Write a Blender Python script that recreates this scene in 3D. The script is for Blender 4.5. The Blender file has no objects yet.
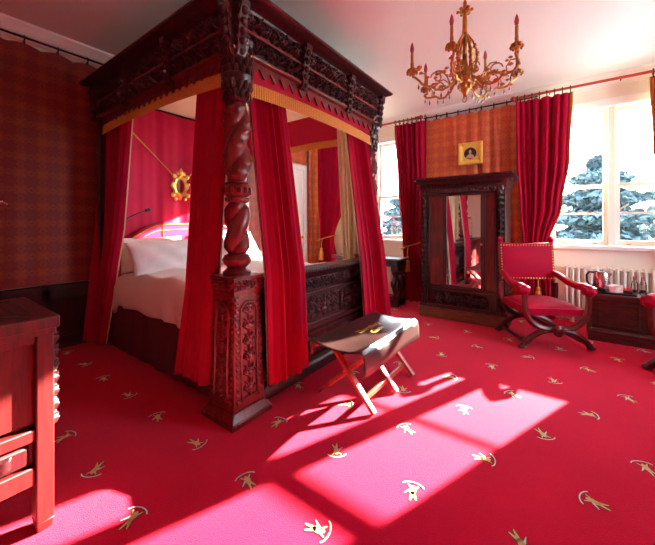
import bpy, bmesh, math, random
import numpy as np
from mathutils import Vector, Matrix
random.seed(7)
PI = math.pi
COL = bpy.context.scene.collection
sin, cos = math.sin, math.cos

# ------------------------------------------------------------------ materials
def new_mat(name):
    m = bpy.data.materials.new(name); m.use_nodes = True
    nt = m.node_tree; b = nt.nodes['Principled BSDF']
    return m, nt, b
def N(nt, t, **kw):
    n = nt.nodes.new(t)
    for k, v in kw.items():
        if k in n.inputs: n.inputs[k].default_value = v
        else: setattr(n, k, v)
    return n
def L(nt, a, ao, b, bi): nt.links.new(a.outputs[ao], b.inputs[bi])
def c4(c): return (c[0], c[1], c[2], 1)
def simple(name, col, rough=.5, metal=0, spec=.5, sheen=0, noise=0, nscale=30, bump=0, bscale=60, coat=0):
    m, nt, b = new_mat(name)
    b.inputs['Base Color'].default_value = c4(col); b.inputs['Roughness'].default_value = rough
    b.inputs['Metallic'].default_value = metal; b.inputs['Specular IOR Level'].default_value = spec
    if coat: b.inputs['Coat Weight'].default_value = coat; b.inputs['Coat Roughness'].default_value = .15
    if sheen:
        b.inputs['Sheen Weight'].default_value = sheen; b.inputs['Sheen Roughness'].default_value = .4
        b.inputs['Sheen Tint'].default_value = (1, .45, .5, 1)
    tc = N(nt, 'ShaderNodeTexCoord')
    if noise:
        n = N(nt, 'ShaderNodeTexNoise', Scale=nscale, Detail=4.0); L(nt, tc, 'Object', n, 'Vector')
        mx = N(nt, 'ShaderNodeMixRGB'); mx.inputs[1].default_value = c4([x*(1-noise) for x in col]); mx.inputs[2].default_value = c4([min(1, x*(1+noise)) for x in col])
        L(nt, n, 'Fac', mx, 0); L(nt, mx, 0, b, 'Base Color')
    if bump:
        n2 = N(nt, 'ShaderNodeTexNoise', Scale=bscale, Detail=3.0); L(nt, tc, 'Object', n2, 'Vector')
        bp = N(nt, 'ShaderNodeBump', Strength=bump, Distance=.01); L(nt, n2, 'Fac', bp, 'Height'); L(nt, bp, 0, b, 'Normal')
    return m
def wood(name, dark, light, rough=.32, scale=(3, 3, .35), coat=.3):
    m, nt, b = new_mat(name)
    tc = N(nt, 'ShaderNodeTexCoord'); mp = N(nt, 'ShaderNodeMapping'); mp.inputs['Scale'].default_value = scale
    L(nt, tc, 'Object', mp, 'Vector')
    n = N(nt, 'ShaderNodeTexNoise', Scale=9.0, Detail=6.0, Distortion=1.4); L(nt, mp, 0, n, 'Vector')
    r = N(nt, 'ShaderNodeValToRGB'); r.color_ramp.elements[0].color = c4(dark); r.color_ramp.elements[1].color = c4(light)
    r.color_ramp.elements[0].position = .35; r.color_ramp.elements[1].position = .7
    L(nt, n, 'Fac', r, 0); L(nt, r, 0, b, 'Base Color')
    b.inputs['Roughness'].default_value = rough; b.inputs['Coat Weight'].default_value = coat; b.inputs['Coat Roughness'].default_value = .18
    bp = N(nt, 'ShaderNodeBump', Strength=.12, Distance=.004); L(nt, n, 'Fac', bp, 'Height'); L(nt, bp, 0, b, 'Normal')
    return m
def damask(name, base, fig, period=.157, gap=None):
    m, nt, b = new_mat(name)
    gap = gap or [x*.45 for x in base]
    uv = N(nt, 'ShaderNodeUVMap'); sp = N(nt, 'ShaderNodeSeparateXYZ'); L(nt, uv, 0, sp, 0)
    def M(op, a, bb=None):
        n = N(nt, 'ShaderNodeMath', operation=op)
        for i, v in enumerate((a, bb)):
            if v is None: continue
            if isinstance(v, (int, float)): n.inputs[i].default_value = v
            else: nt.links.new(v.outputs[0], n.inputs[i])
        return n
    class S:      # tiny wrapper so that separate outputs work in M
        def __init__(s, o): s.outputs = [o]
    k = 2*PI/period
    cu = M('COSINE', M('MULTIPLY', S(sp.outputs[0]), k)); cv = M('COSINE', M('MULTIPLY', S(sp.outputs[1]), k))
    cu3 = M('COSINE', M('MULTIPLY', S(sp.outputs[0]), 3*k)); cv3 = M('COSINE', M('MULTIPLY', S(sp.outputs[1]), 3*k))
    a = M('ADD', cu, cv)                       # medallion lattice
    d = M('MULTIPLY', cu3, cv3)
    s = M('ADD', a, M('MULTIPLY', d, .55))
    r = N(nt, 'ShaderNodeValToRGB'); e = r.color_ramp.elements
    e[0].position = .15; e[0].color = c4(base); e[1].position = .8; e[1].color = c4(fig)
    x = e.new(.42); x.color = c4(gap); x = e.new(.52); x.color = c4(fig); x = e.new(.62); x.color = c4(base); x = e.new(.34); x.color = c4(base)
    sc = M('MULTIPLY', M('ADD', s, 2.4), .21); L(nt, sc, 0, r, 0); L(nt, r, 0, b, 'Base Color')
    b.inputs['Roughness'].default_value = .6; b.inputs['Sheen Weight'].default_value = .15
    return m
M = {}
M['velvet'] = simple('red_velvet', (.33, .0012, .027), .62, spec=.08, sheen=.08, noise=.18, nscale=6)
M['velvet_bed'] = simple('bed_velvet', (.36, .0015, .031), .6, spec=.12, sheen=.1, noise=.2, nscale=5)
M['head_cloth'] = simple('head_cloth', (.50, .005, .065), .55, spec=.2, sheen=.2, noise=.2, nscale=5)
M['lining'] = simple('cream_lining', (.72, .62, .42), .7, noise=.08, nscale=5)
M['gold_cloth'] = simple('gold_braid', (.55, .21, .022), .5, noise=.3, nscale=60, bump=.3, bscale=200)
M['oak'] = wood('dark_carved_oak', (.016, .003, .004), (.070, .007, .010), .36, coat=.08)
M['oak_red'] = wood('red_carved_oak', (.09, .004, .006), (.22, .008, .012), .36, coat=.1)
M['mahogany'] = wood('mahogany', (.055, .003, .004), (.16, .007, .008), .45, coat=0)
M['trunk'] = wood('trunk_oak', (.035, .005, .004), (.10, .012, .010), .5, (.5, 3, 3), coat=0)
M['plinth'] = wood('plinth_wood', (.10, .035, .012), (.2, .08, .03), .4, (.5, 3, 3))
M['rack'] = wood('rack_beech', (.30, .035, .02), (.5, .07, .035), .35, (2, 2, 2))
M['leather'] = simple('brown_leather', (.035, .012, .012), .32, spec=.6, noise=.3, nscale=20, bump=.15, bscale=90, coat=.3)
M['gold'] = simple('gilt', (.85, .52, .13), .3, metal=.9, noise=.25, nscale=30, bump=.25, bscale=60)
M['gold_paint'] = simple('gilt_frame', (.86, .52, .10), .4, metal=.35, noise=.12, nscale=25)
M['ormolu'] = simple('old_gilt_brass', (.50, .25, .06), .36, metal=.85, noise=.4, nscale=40, bump=.3, bscale=80)
M['brass'] = simple('brass', (.75, .5, .15), .3, metal=1)
M['white_linen'] = simple('white_linen', (.82, .80, .82), .8, noise=.03, nscale=10, bump=.1, bscale=12)
M['duvet'] = simple('duvet_cotton', (.80, .72, .70), .85, noise=.04, nscale=6, bump=.5, bscale=9)
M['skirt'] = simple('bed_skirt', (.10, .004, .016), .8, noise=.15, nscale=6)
M['ceiling'] = simple('ceiling_plaster', (.88, .86, .83), .9, noise=.02, nscale=2)
M['cream'] = simple('cream_paint', (.88, .84, .74), .5, noise=.03, nscale=3)
M['cream_wall'] = simple('cream_wall', (.70, .62, .48), .7, noise=.05, nscale=3)
M['white_paint'] = simple('white_paint', (.92, .91, .89), .4, noise=.02, nscale=3)
M['dado'] = wood('dado_panelling', (.02, .004, .003), (.05, .008, .006), .6, coat=0)
M['red_pole'] = simple('red_pole', (.36, .03, .02), .35, noise=.2, nscale=15)
M['iron'] = simple('dark_iron', (.03, .018, .014), .45, metal=.6, noise=.3, nscale=30)
M['black'] = simple('black_plastic', (.012, .012, .013), .35)
M['steel'] = simple('brushed_steel', (.62, .60, .60), .22, metal=1)
M['china'] = simple('white_china', (.85, .83, .82), .2, coat=.5)
M['candle'] = simple('candle_sleeve', (.46, .25, .07), .5, noise=.2, nscale=40)
M['bulb'] = simple('pink_bulb', (.55, .12, .14), .15, coat=.5)
M['crystal'] = simple('amber_drop', (.30, .12, .05), .1, spec=.8, coat=1)
M['packet_red'] = simple('red_packet', (.75, .02, .06), .4, noise=.2, nscale=80)
M['packet_dark'] = simple('dark_packet', (.05, .012, .015), .4, noise=.5, nscale=80)
M['mirror'] = simple('mirror_glass', (.92, .92, .92), .015, metal=1)
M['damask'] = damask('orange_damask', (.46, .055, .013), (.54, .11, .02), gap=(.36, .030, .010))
M['damask_left'] = damask('shaded_damask', (.19, .007, .003), (.26, .028, .005), gap=(.15, .005, .0025))  # same damask, darkened in colour to paint in the left wall's shade
M['portrait_dark'] = simple('portrait_ground', (.012, .010, .014), .4)
M['skin'] = simple('portrait_skin', (.55, .30, .20), .6)
M['gold_thread'] = simple('gold_lettering', (.75, .50, .12), .45, metal=.3)
M['leaf_a'] = simple('leaf_bluegreen', (.012, .036, .046), .7, noise=.6, nscale=4)
M['leaf_b'] = simple('leaf_green', (.016, .040, .038), .7, noise=.6, nscale=4)
M['bark'] = simple('bark', (.10, .07, .05), .9, noise=.3)
M['bounce_ground'] = simple('pale_bounce_ground', (.62, .58, .50), .9, noise=.3, nscale=2)  # unseen ground outside, made pale to bounce sunlight up to the ceiling
M['stone'] = simple('skin_card', (.6, .5, .4), .8)
# glass pane: mostly clear with a mirror-like sheen
def glass_mat(name, tint=(1, 1, 1), gl=.06):
    m = bpy.data.materials.new(name); m.use_nodes = True; nt = m.node_tree; nt.nodes.clear()
    o = N(nt, 'ShaderNodeOutputMaterial'); t = N(nt, 'ShaderNodeBsdfTransparent', Color=c4(tint)); g = N(nt, 'ShaderNodeBsdfGlossy', Roughness=.02)
    fr = N(nt, 'ShaderNodeFresnel', IOR=1.45); mx = N(nt, 'ShaderNodeMixShader')
    L(nt, fr, 0, mx, 0); L(nt, t, 0, mx, 1); L(nt, g, 0, mx, 2); L(nt, mx, 0, o, 0); return m
M['glass'] = glass_mat('window_glass', (.97, .985, .98))
M['bottle'] = glass_mat('bottle_glass', (.96, .98, .97))
# carpet: crimson wool with a short pile
def carpet():
    m, nt, b = new_mat('crimson_carpet')
    tc = N(nt, 'ShaderNodeTexCoord')
    n1 = N(nt, 'ShaderNodeTexNoise', Scale=2.2, Detail=5.0, Roughness=.65); n2 = N(nt, 'ShaderNodeTexNoise', Scale=220.0, Detail=2.0)
    L(nt, tc, 'Object', n1, 'Vector'); L(nt, tc, 'Object', n2, 'Vector')
    mx = N(nt, 'ShaderNodeMixRGB'); mx.inputs[1].default_value = (.50, .0015, .034, 1); mx.inputs[2].default_value = (.70, .007, .050, 1); L(nt, n1, 'Fac', mx, 0)
    m2 = N(nt, 'ShaderNodeMixRGB', blend_type='OVERLAY'); m2.inputs[0].default_value = .45; L(nt, mx, 0, m2, 1); L(nt, n2, 'Fac', m2, 2); L(nt, m2, 0, b, 'Base Color')
    b.inputs['Roughness'].default_value = .95; b.inputs['Specular IOR Level'].default_value = .03
    b.inputs['Sheen Weight'].default_value = .2; b.inputs['Sheen Roughness'].default_value = .4; b.inputs['Sheen Tint'].default_value = (1, .62, .6, 1)
    bp = N(nt, 'ShaderNodeBump', Strength=.5, Distance=.006); L(nt, n2, 'Fac', bp, 'Height'); L(nt, bp, 0, b, 'Normal'); return m
M['carpet'] = carpet()
M['motif_gold'] = simple('motif_gold', (.78, .52, .22), .9, noise=.15, nscale=60)
M['motif_pale'] = simple('motif_pale', (.75, .73, .68), .9)
M['motif_black'] = simple('motif_black', (.03, .015, .02), .95)

def lerp(a, b, t): return a+(b-a)*t
# ------------------------------------------------------------------ mesh builder
class MB:
    def __init__(s): s.v = []; s.f = []; s.mi = []; s.uv = {}; s.m = 0; s.T = None
    def add(s, vs, fs, uvs=None):
        o = len(s.v)
        if s.T is not None: vs = [tuple(s.T @ Vector(p)) for p in vs]
        s.v += [tuple(p) for p in vs]
        if uvs is not None:
            for i, u in enumerate(uvs): s.uv[o+i] = u
        for f in fs: s.f.append([o+i for i in f]); s.mi.append(s.m)
        return s
    def box(s, x0, x1, y0, y1, z0, z1):
        v = [(x0,y0,z0),(x1,y0,z0),(x1,y1,z0),(x0,y1,z0),(x0,y0,z1),(x1,y0,z1),(x1,y1,z1),(x0,y1,z1)]
        return s.add(v, [(3,2,1,0),(4,5,6,7),(0,1,5,4),(1,2,6,5),(2,3,7,6),(3,0,4,7)])
    def frustum(s, cx, cy, z0, z1, a0, b0, a1, b1):
        v = [(cx-a0,cy-b0,z0),(cx+a0,cy-b0,z0),(cx+a0,cy+b0,z0),(cx-a0,cy+b0,z0),(cx-a1,cy-b1,z1),(cx+a1,cy-b1,z1),(cx+a1,cy+b1,z1),(cx-a1,cy+b1,z1)]
        return s.add(v, [(3,2,1,0),(4,5,6,7),(0,1,5,4),(1,2,6,5),(2,3,7,6),(3,0,4,7)])
    def lathe(s, prof, n=20, o=(0,0,0), axis=None, close=True):
        vs = []; fs = []
        for r, z in prof:
            for k in range(n):
                a = 2*PI*k/n; vs.append(Vector((r*cos(a), r*sin(a), z)))
        if axis is not None:
            q = Vector((0,0,1)).rotation_difference(Vector(axis)); vs = [q @ v for v in vs]
        vs = [v+Vector(o) for v in vs]
        for i in range(len(prof)-1):
            for k in range(n):
                fs.append((i*n+k, i*n+(k+1) % n, (i+1)*n+(k+1) % n, (i+1)*n+k))
        if close: fs.append(tuple(range(n-1, -1, -1))); fs.append(tuple((len(prof)-1)*n+k for k in range(n)))
        return s.add(vs, fs)
    def tube(s, pts, r, n=8, close=False, flat=1.0):
        pts = [Vector(p) for p in pts]; m = len(pts)
        rr = r if isinstance(r, (list, tuple)) else [r]*m
        vs = []; fs = []; up = None
        for i, p in enumerate(pts):
            if close: t = pts[(i+1) % m]-pts[i-1]
            else: t = pts[min(i+1, m-1)]-pts[max(i-1, 0)]
            t.normalize()
            if up is None: up = Vector((0,0,1)) if abs(t.z) < .9 else Vector((1,0,0))
            sd = t.cross(up).normalized(); up = sd.cross(t).normalized()
            for k in range(n):
                a = 2*PI*k/n; vs.append(p+sd*cos(a)*rr[i]+up*sin(a)*rr[i]*flat)
        e = m if close else m-1
        for i in range(e):
            for k in range(n):
                j = (i+1) % m; fs.append((i*n+k, i*n+(k+1) % n, j*n+(k+1) % n, j*n+k))
        if not close: fs.append(tuple(range(n-1,-1,-1))); fs.append(tuple((m-1)*n+k for k in range(n)))
        return s.add(vs, fs)
    def bar(s, p0, p1, w, h, up=(0,0,1)):
        p0 = Vector(p0); p1 = Vector(p1); t = (p1-p0).normalized(); u = Vector(up)
        sd = t.cross(u).normalized(); u = sd.cross(t).normalized()
        vs = [p+sd*a*w/2+u*b*h/2 for p in (p0, p1) for a, b in ((-1,-1),(1,-1),(1,1),(-1,1))]
        return s.add(vs, [(0,1,2,3),(7,6,5,4),(0,4,5,1),(1,5,6,2),(2,6,7,3),(3,7,4,0)])
    def ball(s, c, r, n=8, m=6, sc=(1,1,1)):
        vs = []; fs = []; c = Vector(c)
        for i in range(m+1):
            t = PI*i/m
            for k in range(n):
                a = 2*PI*k/n; vs.append(c+Vector((r*sc[0]*sin(t)*cos(a), r*sc[1]*sin(t)*sin(a), r*sc[2]*cos(t))))
        for i in range(m):
            for k in range(n): fs.append((i*n+k, (i+1)*n+k, (i+1)*n+(k+1) % n, i*n+(k+1) % n))
        return s.add(vs, fs)
    def prism(s, poly, O, U, V, W, d):
        O, U, V, W = map(Vector, (O, U, V, W)); n = len(poly)
        vs = [O+U*x+V*y for x, y in poly]+[O+U*x+V*y+W*d for x, y in poly]
        fs = [tuple(range(n-1,-1,-1)), tuple(range(n, 2*n))]+[(i, (i+1) % n, n+(i+1) % n, n+i) for i in range(n)]
        return s.add(vs, fs)
    def grid(s, P, uv=None):
        nr, nc = len(P), len(P[0]); vs = [p for r in P for p in r]
        fs = [(i*nc+j, i*nc+j+1, (i+1)*nc+j+1, (i+1)*nc+j) for i in range(nr-1) for j in range(nc-1)]
        return s.add(vs, fs, None if uv is None else [u for r in uv for u in r])
    def profile_path(s, prof, path, closed=False):
        """prof: list of (outward, z); path: corners (x,y) walked with outward on the right-hand side; mitred."""
        n = len(path); pts = [Vector((p[0], p[1])) for p in path]; vs = []; fs = []; m = len(prof)
        def nrm(a, b): d = (b-a).normalized(); return Vector((d.y, -d.x))
        for i in range(n):
            if closed or 0 < i < n-1:
                a = nrm(pts[i-1], pts[i]); b = nrm(pts[i], pts[(i+1) % n]); q = (a+b)/(1+a.dot(b))
            elif i == 0: q = nrm(pts[0], pts[1])
            else: q = nrm(pts[-2], pts[-1])
            for o, z in prof: vs.append((pts[i].x+q.x*o, pts[i].y+q.y*o, z))
        for i in range(n if closed else n-1):
            for k in range(m):
                j = (i+1) % n; fs.append((i*m+k, j*m+k, j*m+(k+1) % m, i*m+(k+1) % m))
        if not closed: fs.append(tuple(range(m))); fs.append(tuple((n-1)*m+k for k in range(m-1,-1,-1)))
        return s.add(vs, fs)
    def relief(s, O, U, V, Nn, w, h, discs, depth, res=.008, base=0.0):
        O, U, V, Nn = (np.array(x, float) for x in (O, U, V, Nn))
        nx = max(4, int(w/res)); ny = max(4, int(h/res))
        xs = np.linspace(0, w, nx+1); ys = np.linspace(0, h, ny+1); X, Y = np.meshgrid(xs, ys)
        H = np.zeros_like(X)
        for (x, y, r) in discs:
            i0 = max(0, int((x-r)/w*nx)); i1 = min(nx+1, int((x+r)/w*nx)+2); j0 = max(0, int((y-r)/h*ny)); j1 = min(ny+1, int((y+r)/h*ny)+2)
            if i1 <= i0 or j1 <= j0: continue
            d = 1-((X[j0:j1, i0:i1]-x)**2+(Y[j0:j1, i0:i1]-y)**2)/(r*r)
            H[j0:j1, i0:i1] = np.maximum(H[j0:j1, i0:i1], np.sqrt(np.clip(d, 0, 1))*(.55+.45*min(1, r/(.12*min(w, h)))))
        H[0, :] = H[-1, :] = 0; H[:, 0] = H[:, -1] = 0
        P = O+X[..., None]*U+Y[..., None]*V+(base+H*depth)[..., None]*Nn
        return s.grid([[tuple(p) for p in r] for r in P])
    def build(s, name, mat, parent=None, smooth=True, bevel=0, local=False, origin=None):
        me = bpy.data.meshes.new(name); vs = s.v
        if parent is not None and not local:
            R = parent
            while R.parent is not None: R = R.parent
            Mi = R.matrix_basis.inverted(); vs = [tuple(Mi @ Vector(p)) for p in vs]
        loc = None
        if parent is None:
            if origin is None:
                a = np.array(vs); origin = ((a[:,0].min()+a[:,0].max())/2, (a[:,1].min()+a[:,1].max())/2, a[:,2].min())
            vs = [(p[0]-origin[0], p[1]-origin[1], p[2]-origin[2]) for p in vs]; loc = origin
        me.from_pydata(vs, [], s.f)
        for x in (mat if isinstance(mat, (list, tuple)) else [mat]): me.materials.append(x)
        if s.uv:
            ul = me.uv_layers.new(name='UVMap')
            for l in me.loops: ul.data[l.index].uv = s.uv.get(l.vertex_index, (0, 0))
        for p, k in zip(me.polygons, s.mi): p.material_index = k; p.use_smooth = smooth
        bm = bmesh.new(); bm.from_mesh(me); bmesh.ops.recalc_face_normals(bm, faces=bm.faces); bm.to_mesh(me); bm.free()
        if smooth: me.set_sharp_from_angle(angle=math.radians(38))
        o = bpy.data.objects.new(name, me); COL.objects.link(o)
        if parent is not None: o.parent = parent
        else: o.location = loc
        if bevel:
            b = o.modifiers.new('bevel', 'BEVEL'); b.width = bevel; b.segments = 2; b.limit_method = 'ANGLE'; b.angle_limit = math.radians(40)
        return o
def tag(o, label=None, cat=None, group=None, kind=None):
    for k, v in (('label', label), ('category', cat), ('group', group), ('kind', kind)):
        if v: o[k] = v
    return o
def thing(name, loc, label, cat, group=None, rz=0):
    o = bpy.data.objects.new(name, None); COL.objects.link(o); o.location = loc; o.rotation_euler = (0, 0, rz)
    o.empty_display_size = .05
    o.matrix_basis = Matrix.Translation(loc) @ Matrix.Rotation(rz, 4, 'Z')
    return tag(o, label, cat, group)
def struct(o): o['kind'] = 'structure'; return o
def copy_tree(o, parent=None):
    c = o.copy(); COL.objects.link(c)
    if parent is not None: c.parent = parent
    for ch in list(o.children): copy_tree(ch, c)
    return c

# ------------------------------------------------------------------ carving patterns (lists of discs)
def stroke(pts, r0, r1, n=None):
    out = []; pts = [np.array(p, float) for p in pts]
    seg = [np.linalg.norm(pts[i+1]-pts[i]) for i in range(len(pts)-1)]; T = sum(seg)
    step = min(r0, r1, .006) if min(r0, r1) > .002 else .004; k = max(2, int(T/step)); acc = 0
    for i, sl in enumerate(seg):
        m = max(1, int(k*sl/T))
        for j in range(m):
            t = j/m; q = (acc+sl*t)/T; p = pts[i]*(1-t)+pts[i+1]*t; out.append((p[0], p[1], r0*(1-q)+r1*q))
        acc += sl
    return out
def spiral(cx, cy, R, a0, turns, d, r0, r1):
    pts = []
    for i in range(40):
        t = i/39; rr = R*(1-.85*t); a = a0+d*2*PI*turns*t; pts.append((cx+rr*cos(a), cy+rr*sin(a)))
    return stroke(pts, r0, r1)+[(cx, cy, r0*1.5)]
def leaf(x, y, a, l, w):
    return [(x+cos(a)*l*t, y+sin(a)*l*t, max(.003, w*sin(PI*(.12+.86*t)))) for t in (0, .12, .25, .38, .5, .62, .75, .88, 1)]
def scroll_frieze(w, h, seed=0):
    rnd = random.Random(seed); n = max(2, round(w/h/.95)); D = []; p = w/n
    stem = [(x*w/(n*12), h/2+h*.30*sin(PI*x/12)) for x in range(n*12+1)]; D += stroke(stem, h*.06, h*.06)
    for i in range(n):
        s = 1 if i % 2 == 0 else -1; cx = (i+.5)*p; cy = h/2-s*h*.06
        D += spiral(cx, cy, h*.33, s*PI*.5, 1.4, -s, h*.075, h*.05)
        for a in (.3, 1.3, 2.2, 3.4, 4.4, 5.4): D += leaf(cx+cos(a)*h*.3, cy+sin(a)*h*.3, a+.5*rnd.random(), h*.22, h*.07)
        D += [(cx, cy, h*.13)]
    return D
def candelabra(w, h, seed=0):
    D = stroke([(w/2, 0), (w/2, h)], w*.05, w*.05); n = max(2, round(h/w/.85)); p = h/n
    for i in range(n):
        y = (i+.5)*p; D += [(w/2, y, w*.17), (w/2, y+p*.3, w*.11), (w/2, y-p*.28, w*.09)]
        for s in (-1, 1):
            D += spiral(w/2+s*w*.24, y+p*.1, w*.19, PI if s > 0 else 0, 1.3, -s, w*.05, w*.035)
            D += leaf(w/2, y-p*.2, PI/2-s*1.0, w*.36, w*.07); D += leaf(w/2+s*w*.1, y+p*.3, PI/2-s*.7, w*.3, w*.06)
    return D
def gadroon(w, h, p=.03):
    n = max(3, round(w/p)); D = []
    for i in range(n):
        x = (i+.5)*w/n; D += [(x, h*t, w/n*.5) for t in (.22, .34, .46, .58, .7, .78)]
    return D
def rosettes(w, h):
    n = max(2, round(w/h)); D = []
    for i in range(n):
        x = (i+.5)*w/n; D.append((x, h/2, h*.15))
        for k in range(6): a = k*PI/3; D += leaf(x+cos(a)*h*.12, h/2+sin(a)*h*.12, a, h*.22, h*.1)
        D += leaf(x-w/n/2, h*.15, PI/2, h*.7, h*.06)
    return D
def arabesque(w, h):
    D = stroke([(w/2, h*.05), (w/2, h*.95)], h*.03, h*.03)
    for y, r in ((.14, .1), (.3, .15), (.5, .1), (.68, .08), (.85, .07)): D.append((w/2, h*y, h*r))
    for s in (-1, 1):
        for (dx, y, R, t) in ((.16, .28, .2, 1.5), (.17, .7, .17, 1.3), (.34, .45, .22, 1.5), (.36, .83, .12, 1.2), (.36, .12, .1, 1.1)):
            D += spiral(w/2+s*w*dx, h*y, h*R, PI if s > 0 else 0, t, -s, h*.045, h*.03)
        for (dx, y, a) in ((.05, .4, .9), (.05, .6, .7), (.24, .55, .4), (.26, .2, -.3), (.4, .65, 1.2), (.43, .3, 1.5), (.22, .9, .3)):
            D += leaf(w/2+s*w*dx, h*y, a if s > 0 else PI-a, h*.17, h*.05)
    return D
def arch_poly(w, h, n=10):
    r = w/2; return [(0, 0), (w, 0)]+[(r+r*cos(PI*i/n), h-r+r*sin(PI*i/n)) for i in range(n+1)]

# ------------------------------------------------------------------ cloth
def drape(rows, nf, seed=0, ns=None, nt=26, off=0.0, s0=0.0, s1=1.0, sharp=.3, lin=False):
    """rows: (z, (x0,y0), (x1,y1), amp) from the top down; returns grid of points and uvs"""
    rnd = random.Random(seed); ph = rnd.random()*6; ph2 = rnd.random()*6; ns = ns or int(nf*9)+2
    zs = [r[0] for r in rows]; P = []; UV = []
    for j in range(nt+1):
        q = j/nt*(len(rows)-1); i = min(int(q), len(rows)-2); t = q-i; ts = t if lin else t*t*(3-2*t)
        A, B = rows[i], rows[i+1]; z = lerp(A[0], B[0], t)
        p0 = Vector((lerp(A[1][0], B[1][0], ts), lerp(A[1][1], B[1][1], ts))); p1 = Vector((lerp(A[2][0], B[2][0], ts), lerp(A[2][1], B[2][1], ts)))
        am = lerp(A[3], B[3], ts); d = (p1-p0); ln = d.length; dn = Vector((-d.y, d.x)).normalized()
        R = []; U = []
        for k in range(ns+1):
            s = lerp(s0, s1, k/ns); sw = s+.045*sin(5*s+ph)+.02*sin(11*s+ph2)
            w = sin(2*PI*nf*sw+ph)+sharp*sin(4*PI*nf*sw+ph2+.5*j/nt)+.35*sin(2*PI*nf*.37*sw+ph2+1.2*j/nt)
            p = p0+d*s+dn*(am*(.8+.4*sin(8*s+ph2))*w+off); R.append((p.x, p.y, z)); U.append((s*ln, z))
        P.append(R); UV.append(U)
    return P, UV
def sheet(P, UV=None): b = MB(); b.grid(P, UV); return b

# ================================================================== THE ROOM
HX0, HX1, HY0, HY1, HZ = -4.12, 2.5, -1.7, 5.35, 3.11
# floor with its woven figures
fl = MB(); fl.box(HX0-.2, HX1+.2, HY0-.2, HY1+.2, -.1, 0)
def motif(b, x, y, a, s):
    ca, sa = cos(a), sin(a)
    def poly(pts, mi, z):
        b.m = mi; b.add([(x+(px*ca-py*sa)*s, y+(px*sa+py*ca)*s, z) for px, py in pts], [tuple(range(len(pts)))])
    def strip(pts, w, mi, z):
        for (ax, ay), (bx, by) in zip(pts[:-1], pts[1:]):
            dx, dy = bx-ax, by-ay; l = math.hypot(dx, dy); nx, ny = -dy/l*w, dx/l*w; ex, ey = dx/l*w*.4, dy/l*w*.4
            poly([(ax-nx-ex, ay-ny-ey), (bx-nx+ex, by-ny+ey), (bx+nx+ex, by+ny+ey), (ax+nx-ex, ay+ny-ey)], mi, z)
    def limb(p, q, w0, w1, mi, z):
        dx, dy = q[0]-p[0], q[1]-p[1]; l = math.hypot(dx, dy); nx, ny = -dy/l, dx/l
        poly([(p[0]-nx*w0, p[1]-ny*w0), (q[0]-nx*w1, q[1]-ny*w1), (q[0]+dx/l*w1, q[1]+dy/l*w1), (q[0]+nx*w1, q[1]+ny*w1), (p[0]+nx*w0, p[1]+ny*w0)], mi, z)
    for grow, mi, z in ((.06, 3, .0010), (0, 1, .0020)):       # dark outline under the gold figure
        limb((.1, 0), (-.32, .02), .24+grow, .20+grow, mi, z)           # trunk
        limb((-.2, .02), (-1.0, .10), .15+grow, .05+grow, mi, z)         # legs
        limb((-.2, 0), (-.85, -.32), .15+grow, .05+grow, mi, z)
        limb((.05, .08), (.42, .42), .09+grow, .05+grow, mi, z)          # arms
        limb((.05, -.08), (.45, -.34), .09+grow, .05+grow, mi, z)
        poly([(.26+(.17+grow)*cos(i*PI/4), .03+(.15+grow)*sin(i*PI/4)) for i in range(8)], mi, z)
    bow = [(.22+.52*cos(t), .05+.85*sin(t)) for t in [-1.2+.4*i for i in range(7)]]
    strip(bow, .075, 3, .0012); strip(bow, .05, 2, .0024)
    limb((-.05, .2), (-.5, .62), .13, .05, 3, .0011); limb((-.05, .2), (-.46, .58), .09, .03, 2, .0019)
rm = random.Random(3)
for j in range(-5, 12):
    for i in range(-16, 16):
        x = -.81+.44*i+.235*j-.44*round(.5*j); y = 1.045+.42*j
        if not (HX0+.1 < x < HX1-.1 and HY0+.1 < y < HY1-.1): continue
        motif(fl, x, y, [.35, 1.9, 2.7, -1.1][(j+2*i) % 4]+rm.uniform(-.25, .25), .062)
floor = struct(fl.build('floor', [M['carpet'], M['motif_gold'], M['motif_pale'], M['motif_black']], smooth=False))

struct(MB().box(HX0-.2, HX1+.2, HY0-.2, HY1+.3, HZ, HZ+.12).build('ceiling', M['ceiling'], smooth=False))
struct(MB().box(HX0-.2, HX0, HY0-.2, HY1+.3, 0, HZ).build('wall_left', M['cream_wall'], smooth=False))
struct(MB().box(HX0-.2, HX1+.2, HY0-.2, HY0, 0, HZ).build('wall_front', M['cream_wall'], smooth=False))
b = MB(); RW = (3.0, 4.6, 1.0, 2.72)  # RW: opening for the added fill-light window
b.box(HX1, HX1+.2, HY0-.2, RW[0], 0, HZ); b.box(HX1, HX1+.2, RW[1], HY1+.3, 0, HZ); b.box(HX1, HX1+.2, RW[0], RW[1], 0, RW[2]); b.box(HX1, HX1+.2, RW[0], RW[1], RW[3], HZ)
struct(b.build('wall_right', M['cream_wall'], smooth=False))
W1 = (-3.42, -2.22); W2 = (-.15, 1.08); SZ, TZ = .97, 2.72
b = MB()
b.box(HX0, W1[0], HY1, HY1+.22, 0, HZ); b.box(W1[1], W2[0], HY1, HY1+.22, 0, HZ); b.box(W2[1], HX1+.2, HY1, HY1+.22, 0, HZ)
for w in (W1, W2): b.box(w[0], w[1], HY1, HY1+.22, 0, SZ-.01); b.box(w[0], w[1], HY1, HY1+.22, TZ+.01, HZ)
struct(b.build('wall_back', M['cream'], smooth=False))

# cornice round the room
prof = [(-.005, HZ-.14), (.02, HZ-.14), (.03, HZ-.11), (.05, HZ-.10), (.07, HZ-.055), (.11, HZ-.03), (.12, HZ-.02), (.12, HZ-.001), (-.005, HZ-.001)]
b = MB(); b.profile_path(prof, [(HX0, HY0), (HX0, HY1), (HX1, HY1)])
struct(b.build('trim_1', M['ceiling']))
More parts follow.
